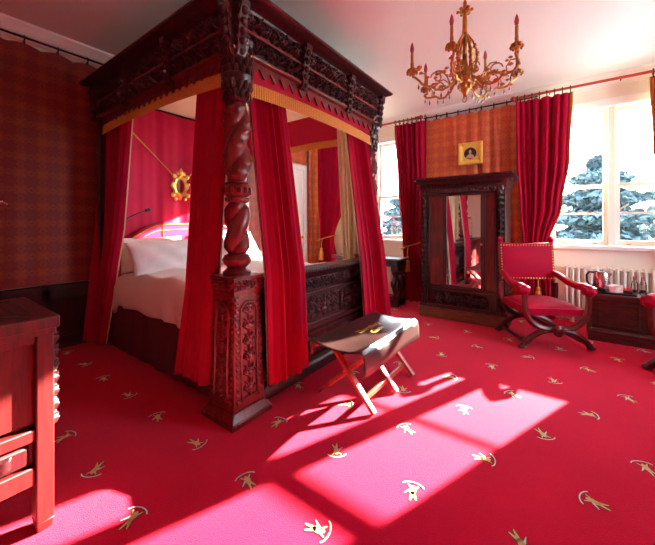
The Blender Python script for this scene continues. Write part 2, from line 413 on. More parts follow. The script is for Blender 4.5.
# dado panelling on the left wall
b = MB(); b.box(HX0+.001, HX0+.03, HY0, 3.9, 0, .60); b.box(HX0+.001, HX0+.06, HY0, 3.9, .60, .645); b.box(HX0+.001, HX0+.05, HY0, 3.9, 0, .12)
y = HY0+.1
while y < 3.7:
    b.box(HX0+.03, HX0+.045, y, y+.06, .12, .6); y += .5
b.box(HX0+.03, HX0+.045, HY0, 3.9, .50, .6)
struct(b.build('trim_2', M['dado'], bevel=.004))
# skirting under the windows
struct(MB().box(W1[1]+.02, HX1, HY1-.02, HY1, 0, .14).build('baseboard_back', M['cream'], bevel=.004))
# window apron panelling under window two
b = MB(); b.box(W2[0]-.08, W2[1]+.08, HY1-.018, HY1, .14, .93)
struct(b.build('trim_3', M['cream'], bevel=.004))

def window(n, W):
    x0, x1 = W; yb = HY1; gm = M['white_paint']
    root = MB()
    # casing round the opening, window board and head trim
    root.box(x0-.07, x0+.001, yb-.03, yb+.15, SZ-.02, TZ+.07); root.box(x1-.001, x1+.07, yb-.03, yb+.15, SZ-.02, TZ+.07)
    root.box(x0-.07, x1+.07, yb-.035, yb+.15, TZ, TZ+.09); root.box(x0-.10, x1+.10, yb-.07, yb+.18, SZ-.045, SZ)
    xm = (x0+x1)/2+.005; root.box(xm-.035, xm+.035, yb+.01, yb+.15, SZ, TZ)
    w = struct(root.build('window_%d' % n, gm, bevel=.004))
    for a, c in ((x0, xm-.035), (xm+.035, x1)):
        for z0, z1, yy, bars in ((SZ, 1.765, yb+.05, (1.385,)), (1.71, TZ, yb+.09, ())):
            s = MB(); t = .045; z0 += .002; z1 -= .002; A_, C_ = a+.0015, c-.0015
            s.box(A_, a+t, yy, yy+.04, z0, z1); s.box(c-t, C_, yy, yy+.04, z0, z1)
            s.box(a+t, c-t, yy+.001, yy+.039, z0+.001, z0+(.075 if bars else t)); s.box(a+t, c-t, yy+.001, yy+.039, z1-t, z1-.001)
            for z in bars: s.box(a+t, c-t, yy+.008, yy+.032, z-.012, z+.012)
            so = s.build('sash', gm, w, bevel=.003, local=False)
            MB().box(a+t, c-t, yy+.018, yy+.022, z0+t, z1-t).build('pane', M['glass'], so, smooth=False)
            if bars:
                for u in (.22, .78):
                    xx = lerp(a, c, u); MB().box(xx-.022, xx+.022, yy-.014, yy, SZ+.022, SZ+.036).build('sash_lift', M['brass'], so, bevel=.003)
    return w
# children of a top-level mesh: shift into its frame
_old = MB.build
def build2(s, name, mat, parent=None, **kw):
    if parent is not None:
        R = parent
        while R.parent is not None: R = R.parent
        if R.type == 'MESH' and not kw.get('local'): R.matrix_basis = Matrix.Translation(R.location)
    return _old(s, name, mat, parent, **kw)
MB.build = build2
window(1, W1); window(2, W2)
b = MB()                                        # unseen window added to the right wall for neutral fill light
b.box(HX1-.03, HX1+.15, RW[0]-.07, RW[0], RW[2], RW[3]+.07); b.box(HX1-.03, HX1+.15, RW[1], RW[1]+.07, RW[2], RW[3]+.07)
b.box(HX1-.03, HX1+.15, RW[0]-.07, RW[1]+.07, RW[3], RW[3]+.09); b.box(HX1-.07, HX1+.18, RW[0]-.1, RW[1]+.1, RW[2]-.04, RW[2])
for k in (1,): yy = lerp(RW[0], RW[1], k/2); b.box(HX1+.03, HX1+.12, yy-.035, yy+.035, RW[2], RW[3])
b.box(HX1+.04, HX1+.10, RW[0], RW[1], 1.80, 1.86)
w3 = struct(b.build('window_3', M['white_paint'], bevel=.004))
MB().box(HX1+.068, HX1+.072, RW[0], RW[1], RW[2], RW[3]).build('pane', M['glass'], w3, smooth=False)

# white panelled door in the left wall with its frame
b = MB(); DY0, DY1, DZ = 4.02, 4.78, 2.28
b.box(HX0+.001, HX0+.05, DY0-.09, DY0, 0, DZ+.09); b.box(HX0+.001, HX0+.05, DY1, DY1+.09, 0, DZ+.09); b.box(HX0+.001, HX0+.05, DY0, DY1, DZ, DZ+.09)
d = struct(b.build('door_1', M['white_paint'], bevel=.005))
b = MB(); b.box(HX0+.002, HX0+.022, DY0, DY1, .01, DZ)
for z0, z1 in ((.15, .85), (.98, 1.55), (1.67, 2.17)):
    for y0, y1 in ((DY0+.09, DY0+.34), (DY0+.42, DY1-.09)):
        b.box(HX0+.022, HX0+.032, y0, y1, z0, z0+.02); b.box(HX0+.022, HX0+.032, y0, y1, z1-.02, z1); b.box(HX0+.022, HX0+.032, y0, y0+.02, z0, z1); b.box(HX0+.022, HX0+.032, y1-.02, y1, z0, z1)
b.build('door_leaf', M['white_paint'], d, bevel=.003)
MB().lathe([(.012, 0), (.012, .03), (.028, .04), (.03, .055), (.02, .068)], 12, (HX0+.022, DY1-.06, 1.0), (1, 0, 0)).build('door_knob', M['brass'], d)

# ================================================================== HANGINGS AND WINDOW CURTAINS
RZ = 2.985
def hanging(name, label, rows, nf, mat, seed, ringz=None, nring=0, group=None, ns=None, cat='wall hanging', loops=True):
    P, UV = drape(rows, nf, seed, ns=ns, nt=20, sharp=.2)
    if nring:
        for j in (0, 1, 2):
            P[j] = [(x, y, z-.030*(1-j/3)*(1-abs(sin(PI*nring*k/(len(P[j])-1))))) for k, (x, y, z) in enumerate(P[j])]
    r0 = rows[0]; t = thing(name, ((rows[-1][1][0]+rows[-1][2][0])/2, (rows[-1][1][1]+rows[-1][2][1])/2, rows[-1][0]), label, cat, group)
    sheet(P, UV).build('fabric', mat, t)
    for k in range(nring):
        s = (k+.5)/nring; x = lerp(r0[1][0], r0[2][0], s); yy = lerp(r0[1][1], r0[2][1], s)
        d = Vector((r0[2][0]-r0[1][0], r0[2][1]-r0[1][1])).normalized(); nn = Vector((-d.y, d.x))
        b = MB(); b.tube([(x+nn.x*.026*cos(a), yy+nn.y*.026*cos(a), ringz+.026*sin(a)) for a in [i*PI/5 for i in range(10)]], .006, 5, close=True)
        b.box(x-.009, x+.009, yy-.009, yy+.009, r0[0]-.01, ringz-.02); b.build('ring', M['iron'], t)
    return t
LX = HX0+.035
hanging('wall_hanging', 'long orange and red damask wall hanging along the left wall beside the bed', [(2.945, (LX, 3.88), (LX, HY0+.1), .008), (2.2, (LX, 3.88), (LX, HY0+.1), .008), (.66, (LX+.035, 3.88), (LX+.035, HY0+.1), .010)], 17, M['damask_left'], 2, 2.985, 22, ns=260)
hanging('wall_hanging', 'narrow damask hanging in the corner between white door and window', [(2.945, (LX, 5.32), (LX, 4.89), .014), (.1, (LX, 5.32), (LX, 4.89), .018)], 3, M['damask'], 4, 2.985, 3)
hanging('wall_hanging', 'short damask hanging above the white panelled door', [(2.945, (LX, 4.87), (LX, 3.9), .010), (2.40, (LX, 4.87), (LX, 3.9), .012)], 4, M['damask'], 5, 2.985, 5)
hanging('wall_hanging', 'orange damask hanging on the pier behind the carved wardrobe', [(2.945, (-.42, 5.24), (-1.92, 5.24), .012), (1.5, (-.42, 5.25), (-1.92, 5.25), .016), (.12, (-.42, 5.25), (-1.92, 5.25), .02)], 9, M['damask'], 6, RZ, 9, ns=150)
def rod(label, p0, p1, r, mat, fin=True, name='curtain_rod'):
    b = MB(); p0 = Vector(p0); p1 = Vector(p1)
    b.tube([p0.lerp(p1, i/20) for i in range(21)], r, 10)
    o = tag(b.build(name, mat), label, 'curtain rod')
    if fin:
        for p, d in ((p0, p0-p1), (p1, p1-p0)): MB().lathe([(r, 0), (r*1.8, .005), (r*1.8, .02), (r*1.1, .028), (r*2.2, .05), (r*2.0, .075), (r*.6, .095)], 12, p, d).build('finial', mat, o)
    n = 3
    for i in range(n):
        q = p0.lerp(p1, (i+.5)/n); w = Vector((0, 1, 0)) if abs(p0.x-p1.x) > .5 else Vector((-1, 0, 0))
        MB().tube([q, q+w*.10], .008, 6).build('bracket', M['iron'], o)
    return o
rod('red wooden curtain rod above the right hand window', (-.52, 5.15, RZ), (1.6, 5.15, RZ), .017, M['red_pole'])
rod('red wooden curtain rod above the window beside the bed', (-4.0, 5.15, RZ), (-1.95, 5.15, RZ), .017, M['red_pole'])
rod('thin dark iron rod holding the orange hanging above the wardrobe', (-.30, 5.24, RZ), (-1.88, 5.24, RZ), .010, M['iron'], False)
rod('thin dark iron rod with hooks along the top of the left wall', (LX+.03, HY0+.06, 2.985), (LX+.03, 5.3, 2.985), .010, M['iron'], False)

def window_curtain(label, rows, nf, seed, nring=8, trim=0):
    P, UV = drape(rows, nf, seed, nt=40)
    base = rows[-1]; t = thing('window_curtain', ((base[1][0]+base[2][0])/2, (base[1][1]+base[2][1])/2, 0), label, 'curtain', 'red velvet window curtains')
    sheet(P, UV).build('fabric', M['velvet'], t)
    Q, _ = drape(rows, nf, seed, nt=40, off=-.012); sheet(Q).build('lining', M['lining'], t)
    if trim:
        s0, s1 = ((0, .05) if trim < 0 else (.95, 1)); Q, _ = drape(rows, nf, seed, nt=40, off=.006, s0=s0, s1=s1, ns=4); sheet(Q).build('gold_edging', M['gold_cloth'], t)
    r0 = rows[0]
    for k in range(nring):
        s = (k+.3)/(nring-.4); x = lerp(r0[1][0], r0[2][0], s); yy = 5.15
        b = MB(); b.tube([(x, yy+.032*cos(a), RZ-.006+.032*sin(a)) for a in [i*PI/6 for i in range(12)]], .006, 5, close=True); b.box(x-.006, x+.006, yy-.004, yy+.004, r0[0]-.02, RZ-.036)
        b.build('ring', M['iron'], t)
    return t
# normals face the room: walk from +x to -x
T = 2.93
window_curtain('red velvet curtain at the far left of the bedside window near the door', [(T, (-3.12, 5.15), (-4.03, 5.15), .04), (1.9, (-3.28, 5.15), (-4.02, 5.15), .04), (.95, (-3.62, 5.14), (-3.96, 5.14), .03), (.45, (-3.52, 5.14), (-4.0, 5.14), .04), (.01, (-3.50, 5.12), (-4.0, 5.12), .045)], 7, 11)
window_curtain('red velvet curtain gathered by a tasselled cord left of the carved wardrobe', [(T, (-1.80, 5.15), (-2.36, 5.15), .04), (2.0, (-1.80, 5.15), (-2.30, 5.15), .04), (.90, (-1.86, 5.12), (-2.20, 5.12), .035), (.5, (-1.76, 5.08), (-2.16, 5.08), .045), (.02, (-1.70, 5.0), (-2.16, 5.0), .055)], 7, 12)
window_curtain('red velvet curtain with gold edge behind the armchair right of the wardrobe', [(T, (.08, 5.15), (-.55, 5.15), .04), (2.1, (.05, 5.15), (-.54, 5.15), .04), (1.5, (-.03, 5.15), (-.50, 5.15), .035), (1.0, (-.17, 5.13), (-.46, 5.13), .03), (.5, (-.12, 5.13), (-.48, 5.13), .04), (.02, (-.10, 5.13), (-.50, 5.13), .045)], 7, 13, 8, -1)
window_curtain('red velvet curtain with gold edge cut off by the right picture edge', [(T, (1.45, 5.15), (.78, 5.15), .04), (2.1, (1.45, 5.15), (.81, 5.15), .04), (1.6, (1.45, 5.15), (.92, 5.15), .04), (1.0, (1.40, 5.13), (1.14, 5.13), .03), (.02, (1.42, 5.13), (1.08, 5.13), .04)], 8, 14, 8, 1)
def tieback(label, x, y, z, rx, tz, hook):
    t = thing('curtain_tieback', (x, y, z-.45), label, 'curtain tieback', 'gold tasselled tiebacks')
    pts = [(x+rx*cos(a), y+.085*sin(a), z+.06*cos(a)*(1 if hook > 0 else -1)) for a in [i*PI/12 for i in range(24)]]
    MB().tube(pts, .011, 6, close=True).build('cord', M['gold_cloth'], t)
    b = MB(); tx = x-(.03 if hook > 0 else -.03)
    b.tube([(tx, y-.085, z-.01), (tx-.005, y-.105, z-.10), (tx, y-.11, z-.18)], .008, 6)
    b.lathe([(.012, -.18), (.028, -.20), (.024, -.235), (.034, -.25), (.045, -.40), (.04, -.42)], 12, (tx, y-.11, z)); b.build('tassel', M['gold_cloth'], t)
tieback('gold cord tieback with tassel on the curtain beside the carved wardrobe', -2.03, 5.11, .90, .185, 0, 1)
tieback('gold cord tieback with tassel on the curtain near the white door', -3.79, 5.12, .97, .22, 0, 1)
tieback('gold cord tieback hanging behind the red armchair', -.31, 5.10, .62, .20, 0, -1)

# ================================================================== THE BED
PX, PY0, PY1 = -1.762, 1.385, 3.19           # foot posts
bed = thing('four_poster_bed', (-2.8, 2.3, 0), 'massive dark carved oak four poster bed with twisted posts and red valances', 'bed')
OAK, OAKR = M['oak'], M['oak_red']
def pedestal(cx, cy, full=True):
    b = MB()
    b.frustum(cx, cy, 0, .035, .165, .165, .165, .165); b.frustum(cx, cy, .035, .085, .162, .162, .130, .130)
    b.frustum(cx, cy, .085, .84, .126, .126, .106, .106)
    b.frustum(cx, cy, .80, .83, .108, .108, .114, .114); b.frustum(cx, cy, .83, .90, .114, .114, .120, .120); b.frustum(cx, cy, .90, .915, .126, .126, .126, .126)
    p = b.build('pedestal', OAKR, bed, bevel=.005)
    faces = [((1,0), (0,1)), ((0,-1), (1,0)), ((0,1), (-1,0))][:3 if full else 1]
    for (nx, ny), (ux, uy) in faces:
        Nn = (nx, ny, 0); U = (ux, uy, 0); fr = MB(); a = .126
        O = Vector((cx+nx*a, cy+ny*a, .085)); Uv = Vector(U)
        tilt = Vector((-nx*.0265, -ny*.0265, 1)).normalized()
        w = .118; h = .60; z0 = .06
        o = O+Uv*(-w/2)+tilt*z0-Vector(Nn)*.002
        fr.relief(o, U, tilt, Nn, w, h, [d for d in candelabra(w, h) if (d[1] < h-w/2 or math.hypot(d[0]-w/2, d[1]-h+w/2) < w*.46)], .022, .0045)
        fr.build('carved_panel', OAKR, p)
        mo = MB(); arc = [(-.004, 0)]+[(w/2-(w/2+.006)*cos(PI*i/14), h-w/2+(w/2+.006)*sin(PI*i/14)) for i in range(15)]+[(w+.004, 0)]
        pts = [o+Uv*x+tilt*yv+Vector(Nn)*.006 for x, yv in arc]; mo.tube(pts, .009, 6); mo.bar(pts[0], pts[-1], .018, .018)
        for sd in (-1, 1):     # leaf strips down the edges of the pedestal
            e = .034; oo = O+Uv*(sd*.088-e/2)+tilt*.01-Vector(Nn)*.003
            mo.relief(oo, U, tilt, Nn, e, .70, [d for k in range(17) for d in leaf(e/2, .03+k*.04, PI/2+sd*.6, .03, .012)+leaf(e/2, .03+k*.04, PI/2-sd*.6, .03, .012)], .012, .0045)
        mo.build('moulding', OAKR, p)
        cap = MB(); cap.relief(Vector((cx+nx*.117, cy+ny*.117, .835))-Uv*.113, U, (0,0,1), Nn, .226, .062, scroll_frieze(.226, .062), .016, .0045); cap.build('cap_carving', OAKR, p)
    return p
def post(cx, cy, z0=.915, z1=2.22):
    b = MB(); OA = OAKR
    b.lathe([(.092, z0), (.092, z0+.02), (.072, z0+.035), (.062, z0+.05), (.085, z0+.075), (.095, z0+.10), (.08, z0+.13), (.06, z0+.14)], 24, (cx, cy, 0))
    def twist(za, zb, R, pitch, lobes=2, vine=0):
        nz = int((zb-za)/.008); nth = 30; vs = []; fs = []
        for i in range(nz+1):
            z = za+(zb-za)*i/nz; e = min(1, min(i, nz-i)/6)
            for k in range(nth):
                th = 2*PI*k/nth; ph = lobes*th-2*PI*lobes*z/pitch
                r = R*(.62+.40*e*(abs(cos(ph/2))**.75)*1.0)
                if vine: r += vine*e*max(0, sin(9*th+22*z/pitch))*max(0, cos(ph/2)**2)*(.5+.5*sin(z*160+3*th))
                vs.append((cx+r*cos(th), cy+r*sin(th), z))
        for i in range(nz):
            for k in range(nth): fs.append((i*nth+k, i*nth+(k+1) % nth, (i+1)*nth+(k+1) % nth, (i+1)*nth+k))
        b.add(vs, fs)
    twist(z0+.13, 1.40, .083, .42, 2)
    b.lathe([(.06, 1.39), (.078, 1.40), (.082, 1.42), (.07, 1.43), (.082, 1.445), (.088, 1.47), (.082, 1.495), (.07, 1.51), (.08, 1.52), (.06, 1.53)], 24, (cx, cy, 0))
    for k in range(12): a = k*PI/6; b.ball((cx+.085*cos(a), cy+.085*sin(a), 1.47), .017, 6, 4, (1, 1, 1.5))
    twist(1.52, z1-.16, .086, .46, 2, .014)
    p = b.build('post', OA, bed)
    c = MB(); c.lathe([(.07, z1-.17), (.09, z1-.15), (.075, z1-.13), (.07, z1-.10), (.10, z1-.03), (.105, z1), (.08, z1+.02), (.085, z1+.1), (.11, z1+.2), (.12, z1+.22)], 20, (cx, cy, 0))
    for ring, zz, rr, n in ((0, z1-.06, .1, 13), (1, z1+.03, .1, 12), (2, z1+.09, .1, 12), (1, z1+.15, .115, 13), (3, z1-.13, .092, 12)):
        for k in range(n): a = 2*PI*(k+.5*ring)/n; c.ball((cx+rr*.88*cos(a), cy+rr*.88*sin(a), zz), .019, 6, 5, (1, 1, 1.9))
    c.build('capital', OAK, p); return p
for y in (PY0, PY1): pedestal(PX, y); post(PX, y)
# footboard
FB0, FB1 = PY0+.12, PY1-.12; fx = PX+.04
b = MB(); b.box(PX-.06, fx, FB0, FB1, .05, .84)
b.profile_path([(0, .02), (.045, .02), (.05, .09), (.03, .12), (0, .13)], [(fx, FB1), (fx, FB0)][::-1])
b.profile_path([(0, .80), (.02, .81), (.045, .845), (.055, .855), (.055, .885), (-.11, .885), (-.11, .84), (0, .84)], [(fx, FB0), (fx, FB1)])
b.profile_path([(0, .66), (.03, .668), (.035, .685), (0, .70)], [(fx, FB0), (fx, FB1)])
b.profile_path([(0, .40), (.02, .405), (.02, .425), (0, .435)], [(fx, FB0), (fx, FB1)])
b.profile_path([(0, .33), (.025, .335), (.03, .355), (0, .365)], [(fx, FB0), (fx, FB1)])
fb = b.build('footboard', OAK, bed, bevel=.003)
W = FB1-FB0; U = (0,1,0); V = (0,0,1); NX = (1,0,0)
MB().relief((fx-.001, FB0, .705), U, V, NX, W, .09, scroll_frieze(W, .09, 1), .025, .005).build('carved_frieze', OAK, fb)
MB().relief((fx+.053, FB0, .855), U, V, NX, W, .03, gadroon(W, .03, .026), .010, .004).build('carved_rail', OAK, fb)
MB().relief((fx-.001, FB0, .370), U, V, NX, W, .032, gadroon(W, .032, .03), .014, .005).build('carved_band', OAK, fb)
pw = W/3-.05
for k in range(3):
    y0 = FB0+k*W/3+.025
    MB().relief((fx-.001, y0, .44), U, V, NX, pw, .215, arabesque(pw, .215), .028, .005).build('carved_panel', OAK, fb)
for k in range(4):
    y0 = FB0+k*W/3; y0 = min(max(y0-.022, FB0), FB1-.045)
    MB().relief((fx-.001, y0, .437), U, V, NX, .045, .225, gadroon(.045, .225, .045)+leaf(.022, .02, PI/2, .18, .02), .03, .005).build('pilaster', OAK, fb)
MB().relief((fx-.001, FB0, .14), U, V, NX, W, .18, scroll_frieze(W, .18, 9), .022, .007).build('lower_carving', OAK, fb)
# tester: frieze boards, cornice, corbels, scalloped edge
XF, YN, YF, XH = -1.68, 1.30, 3.26, -3.955   # outer faces of the frieze at the foot, near side, far side, and the head end
TB, TT = 2.36, 2.65
path = [(XH, YN), (XF, YN), (XF, YF), (XH, YF)]
b = MB()
b.profile_path([(-.035, TB), (0, TB), (0, TT), (-.035, TT)], path, closed=True)
tester = b.build('tester_frame', OAK, bed)
b = MB(); b.profile_path([(-.04, TT-.01), (.012, TT-.01), (.02, TT+.005), (.045, TT+.012), (.06, TT+.03), (.10, TT+.04), (.115, TT+.055), (.115, TT+.07), (-.04, TT+.07)], path, closed=True); b.build('cornice', OAK, tester)
b = MB(); b.profile_path([(-.03, TB-.015), (.02, TB-.012), (.026, TB+.0), (.012, TB+.012), (0, TB+.02), (-.03, TB+.02)], path, closed=True)
b.profile_path([(0, TB+.134), (.018, TB+.137), (.018, TB+.155), (0, TB+.158)], path, closed=True); b.build('frieze_moulding', OAKR, tester)
lf, ln = YF-YN, XF-XH
for (O, Uu, Nn, wd, nsec, nm) in (((XF-.001, YN, 0), (0,1,0), (1,0,0), lf, 3, 'foot'), ((XH, YN+.001, 0), (1,0,0), (0,-1,0), ln, 3, 'side')):
    for k in range(nsec):
        w = wd/nsec-.06; o = Vector(O)+Vector(Uu)*(k*wd/nsec+.03)
        MB().relief(o+Vector((0,0,TB+.021)), Uu, V, Nn, w, .113, scroll_frieze(w, .113, k), .040, .006).build('carved_frieze', OAK, tester)
        MB().relief(o+Vector((0,0,TB+.157)), Uu, V, Nn, w, .132, [d for q in (scroll_frieze(w, .132, k+5), rosettes(w, .132)) for d in q], .045, .006).build('carved_frieze', OAK, tester)
    for k in range(nsec+1):
        o = Vector(O)+Vector(Uu)*(k*wd/nsec); c = MB(); nv = Vector(Nn); uv = Vector(Uu)
        sh = .0 if 0 < k < nsec else (.03 if k == 0 else -.03); o = o+uv*sh
        q = [(0, TB-.05), (.03, TB-.045), (.045, TB-.01), (.035, TB+.05), (.05, TB+.12), (.055, TB+.20), (.08, TB+.26), (.08, TB+.29), (0, TB+.29)]
        c.prism([(a, z) for a, z in q], o-uv*.032, nv, (0,0,1), uv, .064)
        for zz, rr, ot in ((TB-.02, .024, .035), (TB+.045, .026, .040), (TB+.105, .026, .045), (TB+.165, .028, .052), (TB+.23, .028, .066)):
            c.ball(o+nv*ot+Vector((0,0,zz)), rr, 8, 6)
            for sd in (-1, 1): c.ball(o+nv*(ot-.012)+uv*sd*.028+Vector((0,0,zz+.02)), rr*.6, 6, 5)
        c.build('corbel', OAK, tester)
MB().box(XH, XF-.055, YN+.055, YF-.055, TT-.03, TT-.012).build('tester_lining', M['lining'], bed, smooth=False)
MB().box(XH+.02, XF-.05, YN+.02, YF-.02, TT+.0, TT+.06).build('tester_top', OAK, bed, smooth=False)
def zigzag(p0, p1, n):
    p0 = Vector(p0); p1 = Vector(p1); w = (p1-p0).length; poly = [(0, .03), (0, -.01)]
    for i in range(n): poly += [((i+.5)*w/n, -.052), ((i+1)*w/n, -.01)]
    poly += [(w, .03)]
    d = (p1-p0).normalized(); nn = Vector((d.y, -d.x, 0)); b = MB()
    for i in range(n):
        b.prism([(i*w/n, .03), (i*w/n, -.002), ((i+.44)*w/n, -.058), ((i+.56)*w/n, -.058), ((i+1)*w/n, -.002), ((i+1)*w/n, .03)], p0, d, (0,0,1), nn, .014)
    return b.build('scalloped_edge', OAKR, tester, smooth=False)
zigzag((XH+.02, YN+.03, TB-.04), (XF-.15, YN+.03, TB-.04), 22); zigzag((XF-.03, YN+.12, TB-.04), (XF-.03, YF-.12, TB-.04), 17)
def valance(p0, p1, z1, zend, zmid, seed, inward=0, mat='velvet_bed'):
    p0 = Vector(p0); p1 = Vector(p1); d = (p1-p0).normalized(); nn = Vector((d.y, -d.x)); w = (p1-p0).length; n = 90; P = []; F = []
    rnd = random.Random(seed)
    def bot(s): return lerp(zmid, zend, abs(2*s-1)**2.2)
    for j in range(9):
        R = []
        for i in range(n+1):
            s = i/n; p = p0+d*w*s+nn*(.006*sin(s*23+seed)*j/8); R.append((p.x, p.y, lerp(z1, bot(s)+.08, j/8)))
        P.append(R)
    v = sheet(P).build('valance', M[mat], bed)
    m = int(w/.011)
    for j in range(5):
        R = []
        for i in range(m+1):
            s = i/m; p = p0+d*w*s+nn*(.009+.005*(i % 2)+.003*j/4); R.append((p.x, p.y, bot(s)+.095-.095*j/4-(.004*(i % 2) if j == 4 else 0)))
        F.append(R)
    sheet(F).build('fringe', M['gold_cloth'], v)
valance((XH, YN+.035), (XF-.14, YN+.035), TB+.01, 2.16, 2.20, 1)
valance((XF-.035, YN+.13), (XF-.035, YF-.13), TB+.01, 2.105, 2.135, 2)
valance((XF-.14, YF-.05), (XH, YF-.05), TT-.03, 2.17, 2.20, 3)
# headboard, head posts, mattress base with its skirt
b = MB(); hb = []
for i in range(41):
    t = i/40; y = 1.36+t*1.80; q = abs(2*t-1)
    z = 1.265-.03*q if q < .42 else (1.265-.0126-.22*(3*((q-.42)/.58)**2-2*((q-.42)/.58)**3))
    hb.append((y, z))
poly = [(1.36, .3)]+hb+[(3.16, .3)]
b.prism(poly, (-3.855, 0, 0), (0,1,0), (0,0,1), (1,0,0), .10)
hd = b.build('headboard', M['head_cloth'], bed, bevel=.02)
b = MB(); b.tube([(-3.75, y, z-.012) for y, z in hb], .008, 6); b.tube([(-3.75, y, z-.075) for y, z in hb[2:-2]], .004, 5)
for yy in (1.90, 2.62): b.tube([(-3.752, yy, .6), (-3.752, yy, 1.235)], .006, 5)
b.build('gold_piping', M['gold_cloth'], hd)
for y in (1.345, 3.185):
    MB().frustum(-3.88, y, 0, 2.44, .045, .045, .045, .045).build('head_post', OAK, bed, bevel=.006)
MB().box(-3.76, -1.86, 1.42, 3.10, .30, .56).build('mattress', M['white_linen'], bed, bevel=.05)
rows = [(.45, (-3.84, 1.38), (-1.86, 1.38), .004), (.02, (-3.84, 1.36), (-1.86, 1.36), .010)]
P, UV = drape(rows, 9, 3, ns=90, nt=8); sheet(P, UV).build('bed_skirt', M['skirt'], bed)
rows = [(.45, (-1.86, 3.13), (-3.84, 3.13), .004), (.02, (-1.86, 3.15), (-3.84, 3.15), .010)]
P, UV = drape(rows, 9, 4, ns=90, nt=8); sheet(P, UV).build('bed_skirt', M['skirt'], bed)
# duvet: a soft slab turned down over both sides
def soft_slab(x0, x1, y0, y1, zt, drop, thick, seed, nx=44, ny=44):
    rnd = random.Random(seed); P = []
    prof = []
    for j in range(ny+1):
        v = j/ny*2-1; a = abs(v)
        hw = (y1-y0)/2; cy = (y0+y1)/2
        if a < .74: yy = v/.74*(hw-.06); zz = 0
        else:
            q = (a-.74)/.26; yy = (hw-.06+.06*sin(min(1, q*2)*PI/2))*(1 if v > 0 else -1); zz = -drop*q**1.25
        prof.append((cy+yy, zz))
    for i in range(nx+1):
        u = i/nx; x = lerp(x0, x1, u); R = []
        e = min(u, 1-u); ez = -.10*max(0, 1-e/.05)**2
        for j, (yy, zz) in enumerate(prof):
            n = .012*sin(7*u*3+yy*5+seed)+.010*sin(yy*13-u*9)+.006*sin(u*31+yy*7)
            k = max(0, min(1, -zz/drop)); sgn = 1 if yy > (y0+y1)/2 else -1
            R.append((x, yy+sgn*k*(.016*sin(u*38+2*sin(u*9))-.02*k), zt+zz+ez+n*(1-.6*k)+.03*(1-k)*sin(PI*u)))
        P.append(R)
    return P
b = sheet(soft_slab(-3.66, -1.88, 1.335, 3.17, .75, .30, .1, 1))
o = tag(b.build('duvet', M['duvet']), 'pale puffy white duvet spread over the four poster bed', 'duvet')
sm = o.modifiers.new('solid', 'SOLIDIFY'); sm.thickness = .05; sm.offset = -1
def pillow(label, loc, size, tilt, yaw, mat, group='pillows on the bed', roll=0):
    w, h, t = size; b = MB(); n = 22; top = []; bot = []
    for j in range(n+1):
        R = []; S = []
        for i in range(n+1):
            u = i/n*2-1; v = j/n*2-1
            f = max(0, (1-abs(u)**2.6)*(1-abs(v)**2.6))**.5
            pin = 1-.06*(1-abs(v)**2)*abs(u)**3; pin2 = 1-.08*(1-abs(u)**2)*abs(v)**3
            wr = (.010*sin(9*u+5*v)+.006*sin(14*v-6*u))*f
            x = u*w/2*pin; y = v*h/2*pin2; R.append((x, y, t/2*f+wr)); S.append((x, y, -t/2*f+wr*.5))
        top.append(R); bot.append(S)
    b.grid(top); b.grid(bot)
    b.T = None
    Mx = Matrix.Translation(loc) @ Matrix.Rotation(yaw, 4, 'Z') @ Matrix.Rotation(tilt, 4, 'X') @ Matrix.Rotation(roll, 4, 'Z')
    b.v = [tuple(Mx @ Vector(p)) for p in b.v]
    o = b.build('pillow', mat); bm = bmesh.new(); bm.from_mesh(o.data); bmesh.ops.remove_doubles(bm, verts=bm.verts, dist=.002); bmesh.ops.recalc_face_normals(bm, faces=bm.faces); bm.to_mesh(o.data); bm.free()
    return tag(o, label, 'pillow', group)
PT = math.radians(56)
pillow('crisp white pillow with pointed corners leaning in front, nearest the open bed side', (-3.40, 1.80, .905), (.80, .42, .15), PT, math.radians(84), M['white_linen'], roll=.05)
pillow('white pillow half hidden behind the crisp front pillow', (-3.64, 1.74, .93), (.70, .38, .14), math.radians(72), math.radians(90), M['duvet'])
pillow('white pillow leaning on the far half of the headboard, in front', (-3.44, 2.70, .955), (.72, .46, .15), PT, math.radians(95), M['white_linen'])
pillow('white pillow tucked behind the other one on the far bed half', (-3.62, 2.70, .965), (.70, .44, .16), math.radians(72), math.radians(90), M['duvet'])
# cloth behind the bed head
rows = [(2.585, (-3.885, 3.15), (-3.885, 1.37), .009), (1.8, (-3.885, 3.15), (-3.885, 1.37), .011), (.5, (-3.885, 3.15), (-3.885, 1.37), .012)]
P, UV = drape(rows, 7, 21, ns=90, nt=20, sharp=.5)
tag(sheet(P, UV).build('head_curtain', M['head_cloth']), 'crimson cloth hung in soft pleats behind the bed head', 'curtain')

def bed_curtain(label, rows, nf, seed, edge=0, off=-.014, lin=True):
    P, UV = drape(rows, nf, seed, nt=34, lin=True, sharp=.45); base = rows[-1]
    t = thing('bed_curtain', ((base[1][0]+base[2][0])/2, (base[1][1]+base[2][1])/2, base[0]), label, 'curtain', 'red velvet bed curtains')
    sheet(P, UV).build('fabric', M['velvet_bed'], t)
    Q, _ = drape(rows, nf, seed, nt=34, off=off, lin=True, sharp=.45); sheet(Q).build('lining', M['lining'], t)
    for e in ([edge] if edge else []):
        s0, s1 = (-.012, .025) if e < 0 else (.975, 1.012); Q, _ = drape(rows, nf, seed, nt=34, off=off*.5, s0=s0, s1=s1, ns=4, lin=True, sharp=.45); sheet(Q).build('gold_edging', M['gold_cloth'], t)
    return t
CT = 2.42
